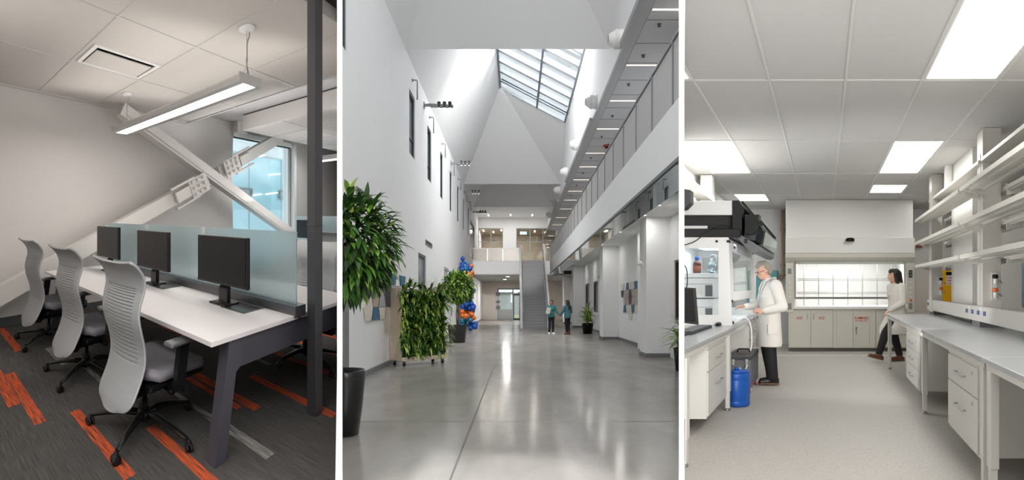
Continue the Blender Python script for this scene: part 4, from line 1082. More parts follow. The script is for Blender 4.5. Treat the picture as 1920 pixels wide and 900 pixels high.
# ================================================================== LABORATORY
L_ = LAB
mb = B(-3.2, 3.6, 3.35, 16, -.14, 0)
mb.mi = 1; mb.poly([(-1.4, 13.2, .001), (3.3, 13.2, .001), (3.3, 13.27, .001), (-1.4, 13.27, .001)])
struct('floor', 'speckled warm grey vinyl laboratory floor', 'floor', mb, [VINYL, CANOPY], L_, LAB_CUT)
struct('wall_back', 'pale grey back wall of the laboratory', 'wall', B(-2.6, 3.6, 15.86, 16.0, -.1, 3.45), HWHITE, L_)
struct('wall_left', 'pale grey left wall of the laboratory', 'wall', B(-2.35, -2.2, 9.8, 16, -.1, 3.45), HWHITE, L_, LAB_CUT)
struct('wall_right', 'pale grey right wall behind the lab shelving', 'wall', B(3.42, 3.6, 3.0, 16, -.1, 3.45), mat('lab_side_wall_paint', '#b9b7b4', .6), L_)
mb = MB(); lights = [(.9, 3.45, 5.89), (-1.9, 8.34, 10.79), (.9, 8.34, 10.79), (.9, 12.0, 13.1), (-1.9, 13.25, 14.35), (-1.9, 3.45, 5.89), (2.4, 13.3, 14.1)]  # last panel is added out of sight to brighten the back wall
mb.slab(-3.3, 3.6, 3.0, 15.9, 3.34, 3.45, [(u+.03, u+.67, a+.04, b-.04) for u, a, b in lights], 'z')
mb.mi = 1
for k in range(-4, 6):
    u = -.5 + .7*k; mb.box(u-.012, u+.012, 3.0, 15.86, 3.333, 3.341)
for d in (3.44, 5.89, 8.34, 10.79, 13.24, 15.6): mb.box(-3.3, 3.5, d-.016, d+.016, 3.332, 3.3405)
struct('ceiling', 'grey tiled laboratory ceiling with lay-in light panels', 'ceiling', mb, [LTILE, LTBAR], L_, LAB_CUT)
for (u, a, b), l in zip(lights, ('nearest on the right', 'on the left above the white enclosure', 'in the second row on the right', 'small one on the right by the fume hood', 'small one on the left by the pipe', 'nearest on the left', 'added behind the right hand shelving to light the back wall')):
    t = Thing('ceiling_light', 'bright lay-in ceiling light panel, ' + l, 'light', L_, u+.35, (a+b)/2, 3.34, group='lab ceiling light panels', cut=LAB_CUT)
    h = (b-a)/2
    t.part('frame', MB().slab(-.335, .335, -h+.02, h-.02, -.004, .03, [(-.315, .315, -h+.055, h-.055)], 'z'), CANOPY)
    t.part('diffuser', B(-.315, .315, -h+.055, h-.055, .004, .02), LABLED)

# fume hood
t = Thing('fume_hood', 'white walk-up fume hood with lit interior on the back wall', 'fume hood', L_, .57, 14.0, 0)
t.part('fascia_panel', MB().box(-1.41, 1.39, .1, 1.7, 2.5, 3.335, bev=.008), HOODP)
t.part('access_panel', MB().box(-1.41, 1.415, .0, .3, 2.155, 2.495, bev=.008), HOODP)
t.part('header', MB().prism([(-.02, 2.15), (.3, 2.15), (.3, 1.93), (.12, 1.917), (-.02, 2.06)], 'x', -1.415, 1.415), LABD)
mb = B(-1.24, 1.24, 1.55, 1.6, .98, 2.2); mb.box(-1.24, -1.2, .1, 1.55, .98, 2.2); mb.box(1.2, 1.24, .1, 1.55, .98, 2.2); mb.box(-1.24, 1.24, .3, 1.6, 2.12, 2.2)
t.part('liner', mb, HOODIN)
t.part('work_surface', MB().box(-1.24, 1.24, -.03, 1.55, .93, .985, bev=.006), EQW)
mb = MB()
for k in range(7): mb.tube([(-1.04+.342*k, .95, .985), (-1.04+.342*k, .95, 2.1)], .011, 6)
for z in (1.565, 1.60, 1.255, 1.29): mb.tube([(-1.2, .95, z), (1.2, .95, z)], .009, 6)
t.part('lattice', mb, STEEL)
s_ = t.part('sash', MB().slab(-1.215, 1.215, .05, .075, 1.15, 2.0, [(-1.19, 1.19, 1.195, 1.98)], 'y'), STEEL)
t.part('sash_glass', B(-1.19, 1.19, .06, .066, 1.195, 1.98), HOODGL, parent=s_)
for s in (-1, 1):
    p = t.part('side_post', MB().box(s*1.32-.085, s*1.32+.085, -.02, .35, .86, 1.94, bev=.008), LABD)
    for z in (1.52, 1.40, 1.30, 1.2): t.part('service_knob', MB().lathe([(.022, -.045), (.022, -.02)], 12, (s*1.32, 0, z), 'y'), CANOPY, parent=p)
    t.part('outlet', MB().box(s*1.32-.04, s*1.32+.04, -.03, -.018, .93, 1.06, bev=.004), GREYP, parent=p)
    if s > 0:
        t.part('monitor_panel', MB().box(1.28, 1.36, -.032, -.018, 1.62, 1.78, bev=.004), BLACK, parent=p)
        mb = MB()
        for zx, zz in ((1.30, 1.74), (1.34, 1.74), (1.32, 1.70), (1.30, 1.66), (1.34, 1.66)): mb.box(zx-.008, zx+.008, -.034, -.031, zz-.009, zz+.009)
        t.part('panel_symbols', mb, EQW, parent=p)
        t.part('gas_tap', MB().lathe([(.03, -.10), (.03, -.06), (.012, -.05), (.012, -.02)], 12, (1.32, 0, 1.12), 'y'), ORANGE, parent=p)
    else: t.part('switch_plate', MB().box(-1.36, -1.28, -.03, -.018, 1.70, 1.82, bev=.004), GREYP, parent=p)
t.part('sensor', MB().prism([(-.09, 2.41), (.09, 2.41), (.09, 2.465), (.05, 2.485), (-.05, 2.485), (-.09, 2.465)], 'y', -.09, .01), BLACK, label='black sensor on the access panel')
t.part('light_strip', B(-1.0, 1.0, .6, .9, 2.10, 2.118), HOODLED)
area(LAB.P(.57, 14.8, 2.08), (0, 0, 0), 2.0, .9, 12)
# cabinets below it
def door(t, x0, x1, z0, z1, txt=None, hinge=0, hz=None, sub=None):
    d = t.part('door', MB().box(x0+.004, x1-.004, -.02, 0, z0, z1, bev=.003), LABD)
    if hz: t.part('handle', MB().tube([(hz, -.02, .715), (hz, -.05, .72), (hz, -.05, .815), (hz, -.02, .82)], .008, 6), STEEL, parent=d)
    if txt: t.part('lettering', MB().text(txt, .085, ((x0+x1)/2, -.022, .732), (.68, 0, 0), (0, 0, 1)), REDT, parent=d, label='red hazard lettering')
    if sub: t.part('lettering', MB().text(sub, .042, ((x0+x1)/2, -.022, .668), (.85, 0, 0), (0, 0, 1)), REDT, parent=d, label='small red line of lettering')
    return d
def base(name, label, u0, u1):
    t = Thing(name, label, 'cabinet', L_, (u0+u1)/2, 14.03, 0)
    w = (u1-u0)/2
    t.part('carcass', MB().box(-w+.002, w-.002, 0, 1.0, .08, .928), LABD); t.part('plinth', B(-w, w, .08, 1.0, 0, .08), PLINTH)
    return t, w
t, w = base('acid_cabinet', 'two door putty cabinet lettered ACID under the fume hood', -.78, .198)
d1 = door(t, -w, 0, .09, .915, 'ACID', hz=-.07); d2 = door(t, 0, w, .09, .915, 'ACID', hz=.07)
t.part('lock', MB().lathe([(.012, -.03), (.012, -.019)], 10, (.12, 0, .86), 'y'), STEEL, parent=d2)
t, w = base('flammables_cabinet', 'putty cabinet lettered FLAMMABLE under the fume hood', .2, 1.13)
t.part('door_frame', MB().slab(-w, w, -.012, 0, .08, .928, [(-w+.07, w-.13, .115, .885)], 'y'), LABD)
door(t, -w+.07, -.03, .115, .885); d2 = door(t, -.03, w-.13, .115, .885, 'FLAMMABLE', sub='KEEP FIRE AWAY')
mb = MB().lathe([(.025, -.035), (.025, -.02)], 12, (.045, 0, .52), 'y'); mb.box(.037, .053, -.045, -.03, .38, .53)
t.part('latch_handle', mb, STEEL, parent=d2)
t, w = base('base_cabinet', 'plain putty cabinet at the right end under the fume hood', 1.135, 1.96)
door(t, -w, w, .09, .915)

# benches
def drawer_unit(label, uf, s, d0, d1, zs, depth=.62, cut=()):
    """pedestal of drawers: uf the front face, s +1 when it opens towards -u"""
    t = Thing('drawer_cabinet', label, 'drawer cabinet', L_, uf, (d0+d1)/2, 0, group='lab drawer pedestals', cut=cut)
    h = (d1-d0)/2
    t.part('carcass', MB().box(*sorted((s*.012, s*depth)), -h, h, zs[-1]-.02, .885, bev=.003), LABM)
    t.part('rail', B(*sorted((0, s*.02)), -h+.01, h-.01, zs[0]+.012, .875), LABM)
    for z1, z0 in zip(zs, zs[1:]):
        dr = t.part('drawer', MB().box(*sorted((-s*.004, s*.02)), -h+.01, h-.01, z0+.005, z1-.005, bev=.003), LABM)
        zc = z0 + (z1-z0)*(.62 if z1-z0 > .25 else .5); zc = max(zc, z1-.16) if z1-z0 > .25 else zc
        t.part('handle', MB().tube([(-s*.0, -.16, zc), (-s*.035, -.16, zc), (-s*.035, .16, zc), (0, .16, zc)], .007, 6), STEEL, parent=dr)
        yl = -s*h*.68 if s > 0 else h*.72
        t.part('lock', MB().lathe([(.014, -s*.008), (.014, 0)], 12, (0, yl, z1-.06), 'x'), STEEL, parent=dr)
    return t
def bench(label, u0, u1, d0, d1, legs, cut=(), edge=1):
    t = Thing('lab_bench', label, 'lab bench', L_, (u0+u1)/2, (d0+d1)/2, 0, cut=cut, group='laboratory benches')
    U, D = (u0+u1)/2, (d0+d1)/2
    t.part('worktop', MB().box(u0-U, u1-U, d0-D, d1-D, .915, .95, bev=.004), LABTOP)
    mb = MB().slab(u0-U+.02, u1-U-.02, d0-D+.02, d1-D-.02, .868, .914, [(u0-U+.06, u1-U-.06, d0-D+.08, d1-D-.08)], 'z')
    t.part('frame_rail', mb, LABM)
    for u, d in legs:
        mb = MB().box(u-U-.03, u-U+.03, d-D-.05, d-D+.05, .22, .87, bev=.003); mb.box(u-U-.022, u-U+.022, d-D-.038, d-D+.038, .03, .22)
        lg = t.part('leg', mb, LABM)
        t.part('levelling_foot', MB().lathe([(.028, 0), (.03, .015), (.012, .02), (.012, .035)], 12, (u-U, d-D, 0)), STEEL, parent=lg)
    return t
bench('long grey topped lab bench on the left, carrying the white enclosure', -2.16, -1.085, 4.6, 10.75, [(-1.115, 5.12), (-1.115, 7.42), (-1.115, 10.62), (-2.1, 10.62)], LAB_CUT)
bench('long grey topped lab bench on the right, below the open shelving', 1.10, 2.75, 4.45, 11.2, [(1.14, 11.1), (1.14, 7.25), (1.14, 4.52), (2.7, 11.1), (2.7, 4.52)])
bench('near end bench on the right, mostly outside the picture', 1.10, 2.75, 1.9, 4.44, [(1.14, 4.32), (1.14, 2.0), (2.7, 4.32), (2.7, 2.0)])
drawer_unit('two drawer pedestal under the left bench', -1.12, -1, 6.17, 7.32, (.82, .61, .18), cut=LAB_CUT)
drawer_unit('three drawer pedestal at the far end of the left bench', -1.12, -1, 9.55, 10.5, (.83, .63, .42, .2))
drawer_unit('two drawer pedestal under the right bench, nearest the viewer', 1.13, 1, 4.69, 5.82, (.84, .61, .2))
drawer_unit('three drawer pedestal farther along the right bench', 1.13, 1, 7.66, 8.77, (.82, .63, .42, .2))
# shelving over the right bench
t = Thing('shelving_rack', 'double sided open reagent shelving standing on the right bench', 'shelving', L_, 2.01, 7.6, .95)
def rel(d): return d - 7.6
for d in (11.0, 7.8, 4.3):
    o_ = -.07 if d > 10 else 0
    u_ = t.part('upright', B(-.11+o_, .11+o_*1.6, rel(d)-.14, rel(d)+.14, .05, 2.385), SHELFM)
    mb = MB()
    for x in (-.115+o_, .11+o_*1.6): mb.box(x, x+.006, rel(d)-.04, rel(d)+.04, .3, 2.1)
    t.part('slot_channel', mb, LABM, parent=u_)
    t.part('base_block', B(-.16, .16, rel(d)-.2, rel(d)+.2, 0, .07), EQG, label='dark grey base block')
for a, b in ((7.68, 11.3), (4.0, 7.55)):
    a, b = rel(a), rel(b)
    for z in (1.77, 2.17, 2.57):
        z -= .95
        for s in (-1, 1):
            mb = MB().prism([(s*.115, z), (s*.115, z+.045), (s*.125, z+.045), (s*.125, z+.014), (s*.385, z+.014), (s*.39, z+.038), (s*.405, z+.038), (s*.405, z-.012), (s*.39, z-.012), (s*.385, z)], 'y', a, b)
            sh = t.part('shelf', mb, SHELFM)
            for q in (.16, .30): t.part('stiffener', MB().prism([(s*q-.03, z), (s*q+.03, z), (s*q+.02, z-.022), (s*q-.02, z-.022)], 'y', a+.03, b-.03), SHELFM, parent=sh)
            for yy in (a+.12, b-.12): t.part('bracket', MB().prism([(s*.11, z), (s*.39, z), (s*.39, z-.014), (s*.11, z-.075)], 'y', yy-.012, yy+.012), SHELFM, parent=sh)
            t.part('end_lip', MB().prism([(s*.125, z+.014), (s*.4, z+.014), (s*.4, z+.03), (s*.125, z+.085)], 'y', b-.012, b), SHELFM, parent=sh)
    t.part('shelf', MB().prism([(-.16, 1.96), (.16, 1.96), (.16, 2.0), (-.16, 2.0)], 'y', a, b), SHELFM)
rl = t.part('service_rail', MB().box(-.17, -.11, rel(4.0), rel(11.42), .07, .25, bev=.004), LABM)
for d in (11.3, 11.1, 8.24, 7.93, 7.63, 7.33, 5.6, 5.3): t.part('outlet', MB().box(-.178, -.168, rel(d)-.05, rel(d)+.05, .15, .2, bev=.002), BLUED, parent=rl)
for d in (11.2, 8.1, 7.5): t.part('label_plate', B(-.174, -.169, rel(d)-.045, rel(d)+.045, .205, .24), EQW, parent=rl)
mb = B(2.03, 2.4, 8.75, 10.05, .955, 3.34); mb.box(1.91, 2.02, 10.06, 10.16, 2.97, 3.34); mb.box(2.015, 2.04, 10.06, 10.1, .955, 3.34)
mb.mi = 1; mb.box(2.0, 2.42, 8.72, 10.05, .955, 1.03)
struct('column', 'full height boxed service chase between the shelving uprights', 'column', mb, [HOODP, EQG], L_)
for k, (u, d) in enumerate(((2.03, 7.58), (1.97, 10.78))):
    t = Thing('gas_tap', 'black and orange knobbed gas taps on the %s shelving upright' % ('nearer' if k == 0 else 'farther'), 'gas tap', L_, u, d, 1.3)
    for z, m in ((.2, BLACK), (.04, ORANGE)):
        t.part('valve_body', MB().lathe([(.02, -.04), (.024, .0), (.022, .03), (.01, .04)], 12, (0, 0, z)), EQW)
        t.part('knob', MB().lathe([(.028, .03), (.036, .045), (.036, .07), (.02, .08)], 10, (0, 0, z)), m)
        t.part('spout', MB().tube([(0, 0, z), (.05, 0, z+.01), (.075, 0, z-.02)], .009, 6), STEEL)
    t.part('mounting_plate', B(-.03, .03, .05, .09, -.03, .3), EQW)
t = Thing('flammables_cabinet', 'yellow flammable liquids cabinet against the back wall', 'cabinet', L_, 3.1, 15.3, 0)
t.part('carcass', MB().box(-.28, .28, 0, .5, .05, 1.81, bev=.01), YELLOW)
for a, b in ((-.275, -.003), (.003, .275)):
    d_ = t.part('door', MB().box(a, b, -.02, 0, .08, 1.79, bev=.006), YELLOW)
    t.part('handle', MB().box(b-.04 if a < 0 else a+.02, b-.02 if a < 0 else a+.04, -.045, -.02, .85, 1.0, bev=.004), BLACK, parent=d_)
    if a < 0:
        t.part('warning_plate', B(-.19, -.02, -.024, -.0195, 1.45, 1.77), EQW, parent=d_)
        mb = B(-.19, -.02, -.026, -.0235, 1.69, 1.77); t.part('plate_band', mb, BLACK, parent=d_)
        mb = MB()
        for z, s in ((1.63, 'FLAM'), (1.56, 'KEEP'), (1.49, 'AWAY')): mb.text(s, .062, (-.105, -.0255, z), (1, 0, 0), (0, 0, 1))
        t.part('lettering', mb, REDT, parent=d_, label='red hazard lettering on a white plate')
t.part('plinth', B(-.27, .27, .02, .5, 0, .05), BLACK)
t = Thing('wall_cabinet', 'teal wall cabinet at the right edge of the laboratory', 'cabinet', L_, 3.41, 9.8, 1.1)
t.part('carcass', MB().box(-.25, 0, -.4, .4, 0, .70, bev=.006), TEALB); d_ = t.part('door', MB().box(-.265, -.25, -.39, .39, .01, .69, bev=.004), TEALB); t.part('handle', MB().tube([(-.265, -.3, .3), (-.29, -.3, .3), (-.29, -.3, .42), (-.265, -.3, .42)], .008, 6), STEEL, parent=d_)
t = Thing('wall_cabinet', 'teal cabinet on the back wall behind the man', 'cabinet', L_, -1.43, 15.84, 1.05)
t.part('carcass', MB().box(-.42, .30, -.3, 0, 0, .76, bev=.01), TEALB); d_ = t.part('door', MB().box(-.41, .29, -.32, -.3, .01, .75, bev=.006), TEALB); t.part('handle', MB().tube([(.22, -.32, .3), (.22, -.345, .3), (.22, -.345, .42), (.22, -.32, .42)], .008, 6), STEEL, parent=d_)
t = Thing('drain_pipe', 'weathered brown pipe with an elbow on the back wall', 'pipe', L_, -1.01, 15.72, 1.6)
t.part('pipe', MB().tube([(0, 0, 1.70), (0, 0, .1), (-.01, 0, .05), (-.04, 0, .02), (-.07, 0, .01)], .045, 14), PIPE)
for z in (.34, .1): t.part('coupling', MB().lathe([(.05, -.03), (.065, -.02), (.065, .02), (.05, .03)], 16, (0, 0, z)), PIPE)
t.part('bracket', MB().box(-.06, .06, .0, .13, 1.2, 1.24), STEEL)

# equipment on the left bench
E1 = Thing('sample_enclosure', 'white ventilated enclosure with clear sides standing on the left bench', 'enclosure', L_, -1.62, 9.4, .95, cut=LAB_CUT)
d0, d1 = -1.4, 1.4
def u_(x): return x + 1.62
mb = MB().slab(u_(-2.12), u_(-1.318), d0, d0+.04, 0, 1.1, [(u_(-2.05), u_(-1.318), .13, .965)], 'y')
mb.prism([(u_(-1.318), 0), (u_(-1.147), 0), (u_(-1.195), 1.1), (u_(-1.318), 1.1)], 'y', d0, d0+.04)
E1.part('side_frame', mb, EQW)
E1.part('side_window', B(u_(-2.05), u_(-1.318), d0+.015, d0+.022, .13, .965), HOODGL)
mb = MB().slab(u_(-2.12), u_(-1.147), d1-.04, d1, 0, 1.1, [(u_(-2.05), u_(-1.25), .13, .965)], 'y'); E1.part('side_frame', mb, EQW)
E1.part('side_window', B(u_(-2.05), u_(-1.25), d1-.03, d1-.02, .13, .965), HOODGL)
E1.part('back_panel', B(u_(-2.14), u_(-2.12), d0, d1, 0, 1.1), EQW)
E1.part('roof_panel', B(u_(-2.12), u_(-1.215), d0+.045, d1-.045, 1.08, 1.098), EQW)
E1.part('base_tray', B(u_(-2.12), u_(-1.17), d0+.045, d1-.045, 0.001, .02), EQW)
mb = MB()
for a, b, z0, z1 in ((d0+.042, d1-.042, .94, 1.08), (d0+.042, d0+.28, .30, .94), (d1-.35, d1-.042, .30, .94), (d0+.28, d1-.35, .30, .42)):
    mb.bm.verts.ensure_lookup_table()
    v = [mb.bm.verts.new((u_(-1.147 - .048*z/1.1) + t_, y, z)) for t_ in (0, -.018) for z in (z0, z1) for y in (a, b)]
    for q in ((0,1,3,2),(4,6,7,5),(0,4,5,1),(2,3,7,6),(0,2,6,4),(1,5,7,3)): mb.face([v[i] for i in q])
s_ = E1.part('sash_frame', mb, EQW)
mb = MB(); v = [(u_(-1.147-.048*z/1.1)-.008, y, z) for z, y in ((.42, d0+.28), (.42, d1-.35), (.94, d1-.35), (.94, d0+.28))]; mb.poly([V(p) for p in v])
E1.part('sash_glass', mb, HOODGL, parent=s_, mods=[('SOLIDIFY', dict(thickness=.006, offset=0))])
for y, z in ((d0+.06, 1.05), (d0+.06, .3), (d0+.06, .03), (d1-.1, 1.03), (d0+.5, 1.0)): E1.part('corner_clip', MB().box(u_(-1.147-.048*z/1.1)-.01, u_(-1.147-.048*z/1.1)+.012, y-.03, y+.03, z-.016, z+.016, bev=.003), BLACK)
for u in (-1.34, -1.20): E1.part('panel_screw', MB().lathe([(.016, -.012), (.016, 0)], 12, (u_(u), d0, 1.05), 'y'), BLACK)
E1.part('light_strip', B(u_(-1.9), u_(-1.5), d0+.6, d1-.6, 1.06, 1.078), mat('cool_lit_strip', '#ffffff', .5, emit='#e4f2ff', es=3))
area(LAB.P(-1.7, 9.3, 1.98), (0, 0, 0), .5, 1.6, 7, (.80, .91, 1))
t = Thing('instrument_stack', 'stacked white boxed instruments inside the enclosure', 'instrument', L_, -1.75, 8.95, .972, cut=LAB_CUT)
for z0, z1 in ((0, .3), (.31, .58)):
    q = t.part('unit', MB().box(-.32, .26, -.35, .35, z0, z1-.005, bev=.008), EQW)
    t.part('groove', B(-.3, .25, -.352, -.349, z0+.18, z0+.187), GREYP, parent=q); t.part('label_plate', B(.0, .12, -.353, -.349, z0+.05, z0+.15), PAPER, parent=q)
    t.part('vent', B(.155, .25, -.353, -.348, z0+.02, z0+.17), EQG, parent=q)
t.part('tray', MB().box(-.34, .28, -.38, .38, .58, .64, bev=.006), EQW)
t = Thing('reagent_bottle', 'amber glass bottle with a blue cap on the instrument stack', 'bottle', L_, -1.735, 8.75, 1.613, cut=LAB_CUT)
t.part('body', MB().lathe([(.055, 0), (.058, .01), (.058, .13), (.05, .155), (.026, .175), (.024, .19)], 22), AMBER); t.part('cap', MB().lathe([(.03, .185), (.032, .19), (.032, .225), (.028, .23)], 18), BLUEP); t.part('label_band', MB().lathe([(.0585, .03), (.0585, .1)], 22), mat('amber_label', '#8a3a1c', .5))
t = Thing('glass_flask', 'clear glass flask with tubing on the instrument stack', 'flask', L_, -1.54, 8.8, 1.613, cut=LAB_CUT)
t.part('body', MB().lathe([(.03, 0), (.065, .05), (.07, .09), (.055, .14), (.02, .17), (.02, .23)], 22), CLEARP); t.part('stopper', MB().lathe([(.022, .22), (.026, .26)], 14), GREYP); t.part('tubing', MB().tube([(0, 0, .26), (.05, 0, .25), (.07, 0, .16), (.06, 0, .05)], .008, 6), STEEL)
t = Thing('benchtop_analyser', 'large black and white instrument with a curved clear lid on top of the enclosure', 'instrument', L_, -1.6, 9.3, 2.055, cut=LAB_CUT)
a, b = -1.2, 1.2
t.part('cover', MB().box(-.52, .44, a, b, .285, .465, bev=.01), EQW)
t.part('recess', B(-.52, .45, a+.05, b, .1, .29), BLACKM)
t.part('sample_tray', MB().box(-.35, .12, a+.02, a+.1, .11, .15), EQW)
t.part('deck_tray', MB().box(-.52, .55, a-.03, b, .0, .11, bev=.008), BLACK)
t.part('end_block', MB().prism([(.44, .08), (.56, .08), (.56, .40), (.52, .468), (.44, .468)], 'y', a-.005, b), BLACK)
t.part('hinge_block', MB().prism([(.60, .05), (.7, .05), (.74, .1), (.78, .29), (.60, .29)], 'y', a-.01, a+.25), BLACK)
t.part('clear_lid', MB().prism([(.56, .10), (.60, .02), (.72, -.10), (.80, -.09), (.84, .10), (.80, .16), (.57, .44), (.55, .44), (.78, .15), (.815, .10), (.785, -.07), (.72, -.08), (.62, .03), (.575, .11)], 'y', a+.25, b), CLEARP)
t.part('lid_frame', MB().bar((.555, a+.1, .46), (.81, a+.1, .16), .1, .03), BLACK)
t.part('lid_frame', MB().bar((.555, b-.05, .46), (.81, b-.05, .16), .1, .03), BLACK)
t.part('lip', MB().prism([(.50, .06), (.78, -.11), (.78, -.16), (.73, -.19), (.66, -.18), (.50, -.0)], 'y', a, b), EQG, label='grey sloping front lip')
t.part('control_screen', MB().bar((.57, -.5, .12), (.72, -.5, .1), 1.0, .25), DARKGREY)
for z in (-.09, -.06): t.part('switch', MB().box(.60, .63, a-.015, a, z-.01+.03, z+.01+.03), BLACK)
t = Thing('wall_monitor', 'dark grey angular monitor head mounted by the partition', 'monitor', L_, -1.69, 7.75, 2.35, cut=LAB_CUT)
t.part('casing', MB().prism([(-.12, 0), (.02, .02), (.09, .09), (.09, .24), (-.12, .27)], 'y', -.1, .1), DARKGREY); t.part('mount_arm', B(-.2, -.1, -.03, .03, .1, .16), BLACK)
t = Thing('wall_shelf', 'white top shelf and upright on the left above the instrument', 'shelving', L_, -2.0, 11.0, 0, cut=LAB_CUT)
t.part('upright', MB().box(-.1, .1, -.12, .12, .0, 3.33, bev=.004), SHELFM); t.part('shelf', B(-.14, .1, -3.0, .1, 2.9, 2.945), SHELFM); t.part('lip', B(.1, .115, -3.0, .1, 2.885, 2.965), EQW)
t = Thing('computer_monitor', 'black monitor on the left lab bench by the keyboard', 'monitor', L_, -1.42, 6.4, .952, cut=LAB_CUT)
mb = MB(); mb.prism([(-.25, .16), (.16, .105), (.13, .47), (-.25, .50)], 'y', -.03, .04); t.part('casing', mb, BLACK)
mb = MB(); mb.prism([(-.24, .18), (.145, .13), (.118, .455), (-.24, .485)], 'y', -.033, -.029); t.part('screen', mb, SCREEN)
t.part('stand', MB().tube([(-.1, .05, .0), (-.1, .05, .2)], .03, 8), BLACK); t.part('stand_base', MB().box(-.22, .05, -.05, .2, 0, .015, bev=.004), BLACK)
t = Thing('keyboard', 'black keyboard lying on the left lab bench', 'keyboard', L_, -1.42, 7.05, .951, cut=LAB_CUT)
t.part('body', MB().prism([(-.6, 0), (.55, 0), (.55, .028), (-.6, .016)], 'x', -.09, .09), BLACK)
mb = MB()
for r_i in range(5):
    for c_i in range(16): mb.box(-.078+r_i*.032, -.05+r_i*.032, -.54+c_i*.066, -.484+c_i*.066, .02, .034)
t.part('keys', mb, DARKGREY)
for k, (u, d) in enumerate(((-1.31, 7.95), (-1.37, 6.0))):
    t = Thing('computer_mouse', 'black mouse on the left lab bench, %s' % ('by the enclosure' if k == 0 else 'nearest the viewer'), 'mouse', L_, u, d, .951, cut=LAB_CUT)
    t.part('body', MB().ball((0, 0, .016), (.036, .12, .026)), BLACK); t.part('wheel', MB().lathe([(.012, -.005), (.012, .005)], 12, (0, .07, .04), 'x'), GREYP)
def cable(name, label, pts, r, m, d=None):
    cu = [LAB.P(*p) for p in pts]; out = []
    for i in range(len(cu)-1):
        p0 = cu[max(i-1, 0)]; p1, p2 = cu[i], cu[i+1]; p3 = cu[min(i+2, len(cu)-1)]
        for k in range(6):
            s = k/6
            out.append(.5*((2*p1) + (p2-p0)*s + (2*p0-5*p1+4*p2-p3)*s*s + (3*p1-p0-3*p2+p3)*s**3))
    out.append(cu[-1])
    return solo(name, label, 'cable' if 'cable' in name or 'cord' in name else 'hose', MB().tube([q-cu[0] for q in out], r, 8), m, HALL, at=tuple(cu[0]), cut=LAB_CUT)
cable('power_cord', 'thin black cord looping across the front of the white enclosure', [(-1.80, 7.9, 1.93), (-1.6, 7.9, 1.99), (-1.4, 7.9, 2.14), (-1.3, 7.95, 2.20), (-1.2, 8.02, 2.19), (-1.15, 8.1, 2.17)], .006, BLACK)
cable('power_cord', 'black cord hanging from a dark lamp head beside the monitor', [(-1.78, 7.95, 1.72), (-1.70, 7.9, 1.66), (-1.68, 7.85, 1.45), (-1.71, 7.7, 1.25), (-1.7, 7.6, .955)], .006, BLACK)
cable('drain_hose', 'white hose arching from the enclosure down to the blue drum', [(-1.25, 9.2, .975), (-1.12, 9.2, .98), (-1.055, 9.2, .87), (-1.03, 9.1, .62), (-1.05, 8.9, .45), (-1.02, 8.4, .37), (-1.0, 7.9, .40), (-1.02, 7.72, .45)], .011, EQW)
cable('drain_hose', 'second white hose arching behind the first to the grey cart', [(-1.25, 9.7, .975), (-1.10, 9.7, 1.0), (-1.02, 9.7, .9), (-1.02, 9.6, .6), (-1.05, 9.4, .5), (-1.08, 9.15, .505)], .011, EQW)
t = Thing('chemical_drum', 'bright blue plastic drum on the floor under the left bench', 'drum', L_, -1.015, 7.7, 0, cut=LAB_CUT)
t.part('body', MB().lathe([(.105, 0), (.122, .015), (.124, .06), (.118, .07), (.124, .08), (.124, .31), (.118, .32), (.124, .33), (.122, .39), (.105, .41)], 32), BLUEP)
t.part('lid', MB().lathe([(.11, .405), (.118, .41), (.118, .43), (.09, .435), (.02, .435)], 32), BLUEP); t.part('bung', MB().lathe([(.03, .43), (.03, .46), (.02, .465)], 14, (-.03, 0, 0)), BLUEP)
t = Thing('tool_cart', 'dark grey case on small red wheels beside the blue drum', 'cart', L_, -1.13, 9.0, 0, cut=LAB_CUT)
t.part('case', MB().box(-.16, .16, -.45, .45, .09, .47, bev=.012), EQG); t.part('lid', MB().box(-.165, .165, -.46, .46, .45, .515, bev=.012), DARKGREY)
for x in (-.08, .1): t.part('latch', MB().box(x-.02, x+.02, -.47, -.45, .38, .46, bev=.004), STEEL)
t.part('handle', MB().tube([(-.09, 0, .51), (-.07, 0, .555), (.07, 0, .555), (.09, 0, .51)], .012, 8), BLACK)
for y in (-.36, .36):
    for x in (-.1, .13):
        c = t.part('wheel', MB().lathe([(.05, -.014), (.05, .014)], 18, (x, y, .05), 'x'), RED); t.part('hub', MB().lathe([(.03, -.018), (.03, .018)], 14, (x, y, .05), 'x'), EQW, parent=c)
        t.part('fork', MB().box(x-.02, x+.02, y-.03, y+.03, .06, .1), STEEL)

t = Thing('alarm_light', 'small red alarm light on the back wall beside the hood', 'alarm', L_, 2.34, 15.8, 2.42)
t.part('base', MB().box(-.09, .09, -.04, .06, -.02, .02, bev=.006), EQW); t.part('lens', MB().box(-.08, .08, -.10, -.04, -.04, .035, bev=.015), RED)
# ================================================================== PEOPLE
def cap(mb, p, r0, q, r1, n=12):
    """closed tapered capsule; overlapping ones are fused by the remesh"""
    p, q = V(p), V(q); d = q-p; L = d.length
    if L < 1e-5: mb.ball(p, r0, 12, 8); return
    d.normalize(); a = d.orthogonal().normalized(); b = d.cross(a)
    rings = []
    for k in range(5):
        t = k/4*PI/2; rings.append((p - d*r0*math.cos(t), max(r0*math.sin(t), r0*.05)))
    for k in range(5):
        t = k/4*PI/2; rings.append((q + d*r1*math.sin(t), max(r1*math.cos(t), r1*.05)))
    R = [[mb.bm.verts.new(c + a*r*math.cos(2*PI*i/n) + b*r*math.sin(2*PI*i/n)) for i in range(n)] for c, r in rings]
    for A, B_ in zip(R, R[1:]):
        for i in range(n): mb.face([A[i], A[(i+1) % n], B_[(i+1) % n], B_[i]])
    mb.face(R[0][::-1]); mb.face(R[-1])
